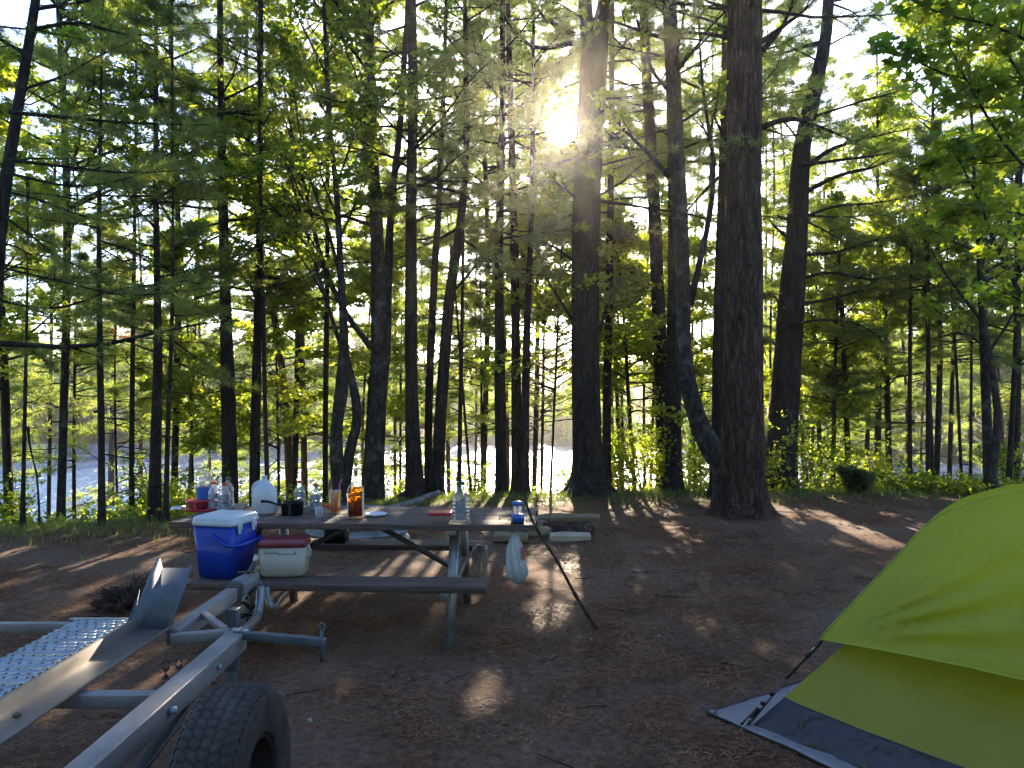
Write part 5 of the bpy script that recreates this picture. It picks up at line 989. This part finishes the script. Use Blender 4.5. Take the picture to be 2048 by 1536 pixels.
# weld beads where the frame members meet
g = np.random.default_rng(8); mb = MB()
for a_, b_ in [((-1.262,2.72,ZF-.010),(-1.262,2.775,ZF-.010)),((-1.262,1.95,ZF-.010),(-1.262,2.005,ZF-.010)),((-1.255,3.425,ZF+.0),(-1.255,3.46,ZF+.0)),((-1.488,3.40,ZF-.006),(-1.488,3.44,ZF-.006)),((-1.484,3.70,ZF-.004),(-1.484,3.745,ZF-.004)),((-1.54,4.175,ZF+.004),(-1.49,4.175,ZF+.004))]:
    q = np.linspace(a_, b_, 9)+g.normal(size=(9, 3))*.0012; tube(mb, q, .0045+.0015*np.sin(np.arange(9)*2.2), 6)
part(mb, 'weld_bead', DKST, smooth=True)
for y_ in (2.66, 3.1, 2.2):
    mb = MB(); tube(mb, [(-1.176,y_,ZF-.045),(-1.165,y_,ZF-.045)], .011, 6); part(mb, 'bolt', ZINC, smooth=False)
# tangled cable under the coupler
g = np.random.default_rng(2)
pts = np.array([(-1.475+.035*math.cos(t_*1.9)+g.normal()*.006, 4.34+.06*math.sin(t_*1.3)+g.normal()*.01, ZF-.07-.014*t_+.02*math.sin(t_*3)) for t_ in np.linspace(0, 13, 40)])
mb = MB(); tube(mb, pts, .006, 6, sm=200); part(mb, 'wiring', BLACK, smooth=True)
mb = MB(); tube(mb, [(-1.44,4.42,ZF-.02),(-1.43,4.44,ZF-.08),(-1.455,4.40,ZF-.14)], .0035, 6, sm=12); part(mb, 'safety_clip', ZINC, smooth=True)
def chain(top, drop, n, sway=(0,0), name='chain'):
    mb = MB(); t_ = np.linspace(0, 2*np.pi, 17)[:-1]
    for i in range(n):
        c = np.array(top)+[sway[0]*i/n, sway[1]*i/n, -drop*i/n]; hh = drop/n*.78; a = (i % 2)*math.pi/2+.3
        pts = np.stack([np.sin(t_)*.011*math.cos(a)+c[0], np.sin(t_)*.011*math.sin(a)+c[1], np.cos(t_)*hh+c[2]], -1)
        pts = np.concatenate([pts, pts[:2]]); tube(mb, pts, .0038, 6)
    part(mb, name, DKST, smooth=True)
chain((-1.40,3.13,ZF-.05), .28, 9, (.0,-.02)); chain((-1.37,3.18,ZF-.06), .20, 7, (.02,0)); chain((-1.31,3.28,ZF-.07), .14, 6, (.07,0)); chain((-1.50,3.95,ZF-.08), .26, 8, (-.02,0))
# wheel channel and upright chock
CH_ = MB(); y0, y1 = .9, 3.43; xl, xr = -1.655, -1.535
th_ = .004
def sheet(mb, prof, ya, yb, za=0, zb=0):   # a folded sheet of given profile swept in y
    a = np.array([(x, ya, z+za) for x, z in prof]); b = np.array([(x, yb, z+zb) for x, z in prof]); grid(mb, np.stack([a, b], 1)); return mb
prof = [(xl-.035,ZF+.038),(xl-.028,ZF+.05),(xl-.012,ZF+.05),(xl,ZF+.004),(xr,ZF+.004),(xr+.012,ZF+.016),(xr+.022,ZF+.014)]
mb = MB(); sheet(mb, prof, y0, y1); c_ = part(mb, 'wheel_channel', M_('rusty_grey_channel', (.13,.12,.115), .5, .1, .15, 4, .08, 30, c2=(.18,.15,.12)), bevel=0); c_.modifiers.new('thick', 'SOLIDIFY').thickness = .005
mb = MB(); sheet(mb, [(x, z-ZF+ZF) for x, z in prof], y1, y1+.235, 0, .22); c_ = part(mb, 'wheel_chock', PAINT2, bevel=0); c_.modifiers.new('thick', 'SOLIDIFY').thickness = .005
mb = MB(); V = np.array([(xl-.03,y1-.20,ZF+.04),(xl-.03,y1+.02,ZF+.045),(xl-.045,y1+.10,ZF+.155),(xl-.05,y1-.02,ZF+.02)]); mb.add(V, [[0,1,2,3]]); c_ = part(mb, 'gusset', PAINT2, bevel=0); c_.modifiers.new('thick', 'SOLIDIFY').thickness = .006
mb = MB(); lathe(mb, [(0,.012),(.006,.012),(.01,.006)], 4, c=(-1.60,2.50,ZF+.008)); part(mb, 'bolt', M_('rusty_bolt', (.12,.06,.035), .7), bevel=0)
# wheel: tread with ribs, grooves and sipes
def wheel(xc, yc, Rr=.335, W=.205):
    mb = MB(); nu, nv = 420, 48; a = np.linspace(0, 2*np.pi, nu, endpoint=False); s = np.linspace(-1, 1, nv)
    A, S = np.meshgrid(a, s, indexing='ij'); crown_ = Rr-.006*np.abs(S)**2.2*1.0-.016*sstep(.82, 1, np.abs(S))
    zig = .045*np.abs(((A*26/np.pi) % 2)-1)
    gd = np.zeros_like(A)
    for c0 in (-.56, -.18, .18, .56): gd = np.maximum(gd, 1-sstep(.028, .055, np.abs(S-c0-zig+.022)))
    ph = (A*62/(2*np.pi)+S*1.1*np.sign(S)+np.floor((S+1)*2.6)*.37) % 1; gd = np.maximum(gd, (1-sstep(.06, .11, np.abs(ph-.5)))*.8*(np.abs(S) > .0))
    rr = crown_-.0085*gd
    X_ = S*W/2*.86; V = np.stack([X_, np.cos(A)*rr, np.sin(A)*rr], -1); grid(mb, V, True)
    for sd in (-1, 1):
        pr = [(.43,Rr-.022),(.475,Rr-.03),(.50,Rr-.055),(.51,Rr-.085),(.49,Rr-.12),(.455,Rr-.145),(.43,Rr-.15),(.36,Rr-.152)]
        nn = 120; a2 = np.linspace(0, 2*np.pi, nn, endpoint=False); lug = lambda q, a_: .004*(1 if (a_*31/np.pi) % 1 > .3 else 0)*(q < 2)
        V = np.array([[(sd*(x_*W+lug(i, a_)), math.cos(a_)*r_, math.sin(a_)*r_) for i, (x_, r_) in enumerate(pr)] for a_ in a2])
        if sd < 0: V = V[::-1]
        grid(mb, V, True)
    mb.V = [v+[xc, yc, Rr-.005] for v in mb.V]; wh = part(mb, 'tyre', RUBBER, smooth=True, bevel=0)
    mb = MB(); pr = [(.36,Rr-.152),(.42,Rr-.158),(.36,Rr-.17),(.12,Rr-.178),(.10,Rr-.20),(.20,Rr-.25),(.18,Rr-.275),(.24,Rr-.285),(.30,.035),(.33,.03),(.33,.004)]
    a2 = np.linspace(0, 2*np.pi, 64, endpoint=False); V = np.array([[(x_*W, math.cos(a_)*r_, math.sin(a_)*r_) for x_, r_ in pr] for a_ in a2]); grid(mb, V, True); mb.V = [v+[xc, yc, Rr-.005] for v in mb.V]; rm = part(mb, 'rim', RIM, smooth=True, bevel=0)
    for k in range(5):
        a_ = k*2*np.pi/5; mb = MB(); tube(mb, [(W*.17,0,0),(W*.31,0,0)], .011, 6); mb.V = [v+[xc, yc+math.cos(a_)*.062, Rr-.005+math.sin(a_)*.062] for v in mb.V]; part(mb, 'wheel_nut', DKST, rm, smooth=True)
wheel(-.885, 2.44)
wheel(-3.28, 2.44)
mb = MB(); beam(mb, (-3.2,2.44,.33), (-.93,2.44,.33), .05, .05); part(mb, 'axle', DKST)
for x_ in (-1.22, -2.96):
    mb = MB(); n_ = 20; yy = np.linspace(1.95, 2.93, n_); zc = .37+.085*((yy-2.44)/.49)**2; beamv = [(x_, y_, z_) for y_, z_ in zip(yy, zc)]
    V = np.array([[(x_-.025,y_,z_-.009),(x_+.025,y_,z_-.009),(x_+.025,y_,z_+.009),(x_-.025,y_,z_+.009)] for y_, z_ in zip(yy, zc)]); idx = np.arange(n_*4).reshape(n_, 4)
    mb.add(V, np.stack([idx[:-1], np.roll(idx[:-1], -1, 1), np.roll(idx[1:], -1, 1), idx[1:]], -1).reshape(-1, 4)); mb.Fc += [idx[:1], idx[-1:]]; part(mb, 'leaf_spring', DKST)
mb = MB(); tube(mb, [(-1.176,2.66,ZF-.04),(-1.155,2.66,ZF-.04)], .014, 8); part(mb, 'bolt', ZINC, smooth=True)
# perforated loading ramp on the frame
rp_ = thing('loading_ramp', 'perforated galvanised loading ramp lying on the left side of the trailer', 'ramp', (-1.87, 2.3, ZF+.002)); RO = (-1.87, 2.3, ZF+.002)
x0, x1, ya, yb = -1.995, -1.75, .95, 3.57; nx, ny = 37, 372
xs = np.linspace(x0, x1, nx+1); ys = np.linspace(ya, yb, ny+1); Xg, Yg = np.meshgrid(xs, ys, indexing='ij'); per = .155; ph = (Yg-ya) % per; j3 = (ph % .042)
ridge = np.where(ph < .126, .009*sstep(0, .007, j3)*(1-sstep(.026, .033, j3)), .002); ridge = ridge+.006*sstep(.9, 1, np.abs((Xg-x0)/(x1-x0)*2-1)); Zg = ZF+.004+ridge
cxm, cym = (xs[:-1]+xs[1:])/2, (ys[:-1]+ys[1:])/2; CX, CY = np.meshgrid(cxm, cym, indexing='ij'); p2 = (CY-ya) % per; jj = p2 % .042; row = np.floor(p2/.042)
hole = (p2 < .126) & (np.abs(jj-.017) < .0085) & (((CX-x0-.012+.02*(row % 2)) % .041) < .0135) & (CX > x0+.014) & (CX < x1-.014)
idx = np.arange((nx+1)*(ny+1)).reshape(nx+1, ny+1); q = np.stack([idx[:-1, :-1], idx[1:, :-1], idx[1:, 1:], idx[:-1, 1:]], -1)[~hole]
mb = MB(); mb.add(np.stack([Xg, Yg, Zg], -1), q); d_ = mb.build('deck', ZINC, rp_, off=RO); d_.modifiers.new('thick', 'SOLIDIFY').thickness = .003; d_.modifiers['thick'].offset = -1
for x_ in (x0-.004, x1+.001): mb = MB(); box(mb, (x_, ya, ZF-.028), (x_+.003, yb, ZF+.012)); mb.build('side_flange', ZINC, rp_, off=RO)
mb = MB(); box(mb, (-2.05,3.575,ZF+.0), (-1.60,3.60,ZF+.008)); mb.build('end_lip', ZINC, rp_, off=RO, bevel=.002)

# ================================================================ tent
FLY = clothmat('lime_green_fly', (.42,.44,.035), (.69,.73,.06), .5, .35, .3, 9, (1,1,1), gloss=.02)
BODY = clothmat('pale_lime_nylon', (.38,.36,.04), (.56,.53,.06), .48, .4, .4, 12, gloss=.02)
GREY = clothmat('grey_floor_fabric', (.036,.031,.031), (.03,.03,.03), .2, .3, .8, 11, gloss=.045); FOOT = clothmat('silver_groundsheet', (.24,.235,.25), (.1,.1,.1), .15, .35, .5, 12, gloss=.12)
C0 = np.array([1.12, 3.68, 0]); dA = np.array([.63, -.777, 0]); dB = np.array([.80, .60, 0]); SIDE = 2.1
apex = C0+dA*SIDE/2+dB*SIDE/2+[0, 0, 1.22]
tn = thing('tent', 'lime green dome tent with rainfly and dark grey base on the right', 'tent', C0+dA*SIDE/2+dB*SIDE/2, 0); TNO = tuple(C0+dA*SIDE/2+dB*SIDE/2)
def epx(u, v): x = (u-1024)/F; Y = (3.72+.18*1.49)/(1+.18*x); return P(u, v, Y)
E = np.array([epx(1640,1278), epx(1675,1238), epx(1720,1190), epx(1760,1148), epx(1800,1106), epx(1850,1052), epx(1880,1030), epx(1965,999), epx(2080,972), apex])
E = smooth_path(E, 40)
def refl(Pt, ax): Pt = np.array(Pt); return Pt+ax*(2*((apex-Pt)@ax))[:, None]*np.array([1,1,1])*[1,1,0]
E2 = refl(E, dA); E3 = refl(E, dB); E4 = refl(E2, dB)
nA, nB = -dB, -dA          # outward of the near wall / of the far left wall
def panel(Ea, Eb, nrm, hem, bulge, wr, seed, n=44, brow=0):
    s = np.linspace(0, 1, n); V = np.zeros((n, len(Ea), 3)); t_ = np.linspace(0, 1, len(Ea))
    for i, si in enumerate(s):
        row = Ea*(1-si)+Eb*si; fade = np.sin(np.pi*si)
        row = row+nrm*(bulge*fade*np.sin(np.pi*np.clip(t_*1.0, 0, 1))**.8)[:, None]
        row[:, 2] += hem*fade*(1-t_)**3+brow*fade**.6*np.sin(np.pi*t_)
        # creases fanning out of the hem corners
        for sg, q in ((si, 0), (1-si, 1)):
            ang = np.arctan2(t_*1.4, sg*2+1e-3); rad = np.hypot(t_*1.4, sg*2)
            row = row+nrm*(wr*np.sin(ang*26+seed+q)*np.exp(-((rad-.5)/.45)**2)*np.exp(-((ang-.45)/.4)**2))[:, None]
        V[i] = row
    return V
def put(V, name, m, th=.0015, parent=tn):
    mb = MB(); grid(mb, V); o = mb.build(name, m, parent, off=TNO, smooth=True); return o
put(panel(E, E2, nA, .05, .055, .024, 1), 'fly_panel', FLY)
put(panel(E, E3, nB, .04, .06, .008, 2, brow=.03), 'fly_panel', FLY)
put(panel(E2, E4, -nB, .04, .07, .008, 3), 'fly_panel', FLY)
put(panel(E3, E4, -nA, .04, .07, .008, 4), 'fly_panel', FLY)
# hem binding and seams
def hemline(Vp): mb = MB(); tube(mb, Vp[:, 0], .004, 6); mb.build('hem_tape', M_('yellow_green_tape', (.30,.36,.03), .5), tn, off=TNO, smooth=True)
hemline(panel(E, E2, nA, .05, .055, .024, 1)); hemline(panel(E, E3, nB, .04, .06, .008, 2, brow=.03))
mb = MB(); tube(mb, E+nA*.002, .0032, 6); mb.build('seam', M_('seam_tape', (.26,.34,.04), .5), tn, off=TNO, smooth=True)
# inner wall: grey bathtub base then pale body
def Cc(z): # corner line of the inner tent at height z
    k = z/.42; return C0+(np.array([.50,.03,0])*k)+[0,0,z]
zs0 = np.linspace(0, .15, 10); zs1 = np.linspace(.15, .72, 20)
def wall(zs, ax, nrm, wr, seed, sag=0):
    a = np.array([Cc(z) for z in zs]); b = refl(a, ax); n = 60; s = np.linspace(0, 1, n); V = np.zeros((n, len(zs), 3))
    for i, si in enumerate(s):
        row = a*(1-si)+b*si; row[:, 2] *= 1-.34*math.sin(math.pi*si)**.7*(1-row[:, 2]/.72); zf = (zs-zs[0])/(zs[-1]-zs[0]); fade = min(1, math.sin(math.pi*si)*3)
        wv = np.array([float(fbm(si*9+seed, z*9+si*6, seed, 3)) for z in zs]); row = row+nrm*(wr*wv*fade+sag*math.sin(math.pi*si)**.5*np.sin(np.pi*np.clip(zf, 0, 1))*.5)[:, None]; row = row-nrm*(.05*fade*zf*(sag == 0))[:, None]
        V[i] = row
    return V
for ax, nr in ((dA, nA), (dB, nB)):
    W0 = wall(zs0, ax, nr, .11, 3, .06); W1 = wall(zs1, ax, nr, .010, 5)
    for i_ in range(W0.shape[0]):
        f_ = np.exp(-((i_/59-.10)/.05)**2)*.035+np.exp(-((i_/59-.30)/.06)**2)*.03+.012*math.sin(i_*1.1)*abs(math.sin(i_*.23)); W0[i_] += nr*(f_*np.sin(np.pi*np.linspace(0, 1, W0.shape[1])**.7))[:, None]
    W0[:, -1] = W1[:, 0]; put(W0, 'base_wall', GREY); put(W1, 'wall', BODY); mb = MB(); tube(mb, W1[:, 0]+nr*.002, .003, 6); mb.build('seam', DKST, tn, off=TNO, smooth=True)
    for q0 in ((W0, GREY), (W1, BODY)):
        V = q0[0].copy(); V = V.reshape(-1, 3); other = dB if ax is dA else dA; V2 = refl(V, other).reshape(q0[0].shape); put(V2, 'wall' if q0[1] is BODY else 'base_wall', q0[1])
# pole, strap and buckles at the near corner
Tp = E[0]; foot = C0+[-.03,.005,.012]
mb = MB(); tube(mb, [foot+[.03,0,.0], C0*.55+Tp*.45+[.0,0,.012], Tp+[.01,0,-.012]], [.006,.005,.005], 8); mb.build('pole', DKST, tn, off=TNO, smooth=True)
mb = MB(); a_, b_ = foot, Tp+[.008,-.003,-.008]; beam(mb, a_, a_+(b_-a_)*.22, .022, .010); beam(mb, a_+(b_-a_)*.55, b_, .012, .006); beam(mb, a_+(b_-a_)*.80, a_+(b_-a_)*.97, .02, .009); mb.build('strap', BLACK, tn, off=TNO)
for f_ in (.03, .27, .38): mb = MB(); c_ = a_+(b_-a_)*f_; box(mb, c_-[.011,.008,.008], c_+[.011,.008,.008]); mb.build('buckle', BLACK, tn, off=TNO, bevel=.003)
mb = MB(); c_ = a_+(b_-a_)*.90; beam(mb, c_-(b_-a_)*.02, c_+(b_-a_)*.02, .009, .012); mb.build('buckle', ZINC, tn, off=TNO)
# groundsheet
tip = GZ(1414, 1430, .006); g = np.random.default_rng(14)
A1 = GZ(1500, 1470, .006); far1 = C0+dA*SIDE*1.02+nA*.06; B1 = GZ(1562, 1406, .01); far2 = C0+dB*SIDE*1.02+nB*.10; inner = C0+dA*SIDE+dB*SIDE
n = 60; V = np.zeros((n, n, 3))
far1 = A1+(A1-tip)/np.linalg.norm(A1-tip)*2.1
for i, s in enumerate(np.linspace(0, 1, n)):
    for j, t_ in enumerate(np.linspace(0, 1, n)):
        V[i, j] = (tip*(1-s)+far1*s)*(1-t_)+(far2*(1-s)+inner*s)*t_
V[..., 2] = H(V[..., 0], V[..., 1])+.010+.010*np.abs(fbm(V[..., 0]*7, V[..., 1]*7, 4, 3))
gs = thing('groundsheet', 'pale silver groundsheet sticking out under the tent corner', 'groundsheet', tip); mb = MB(); grid(mb, V); mb.build('sheet', FOOT, gs, off=tip, smooth=True).modifiers.new('thick', 'SOLIDIFY').thickness = .002
mb = MB(); tube(mb, V[:, 0]+[0,0,.001], .004, 5); tube(mb, V[0]+[0,0,.001], .003, 5); mb.build('edge_tape', M_('dark_edge_tape', (.03,.03,.035), .6), gs, off=tip, smooth=True)
e1 = unit(V[5, 0]-V[0, 0]); e2 = unit(V[0, 5]-V[0, 0]); mb = MB(); q = V[0, 0]+[0,0,.006]; mb.add([q, q+e1*.075, q+e2*.065], [[0,1,2]]); mb.build('corner_patch', M_('dark_edge_patch', (.05,.05,.055), .5), gs, off=tip)
mb = MB(); t_ = np.linspace(0, 2*np.pi, 13); c_ = q+(e1+e2)*.018+[0,0,.003]; tube(mb, np.stack([c_[0]+np.cos(t_)*.010, c_[1]+np.sin(t_)*.010, c_[2]+0*t_], -1), .003, 6); mb.build('eyelet', ZINC, gs, off=tip, smooth=True)
q = np.array([1.09, 3.655, .012]); mb = MB(); tube(mb, [q+[.03,0,.05],q+[0,0,.012],q+[-.03,-.01,-.03]], .004, 6); tube(mb, [q+[.03,0,.05],q+[.045,.01,.045],q+[.04,.015,.03]], .004, 6); o = mb.build('tent_peg', ZINC, smooth=True); tag(o, 'small metal peg pinning down the near tent corner', 'tent peg')
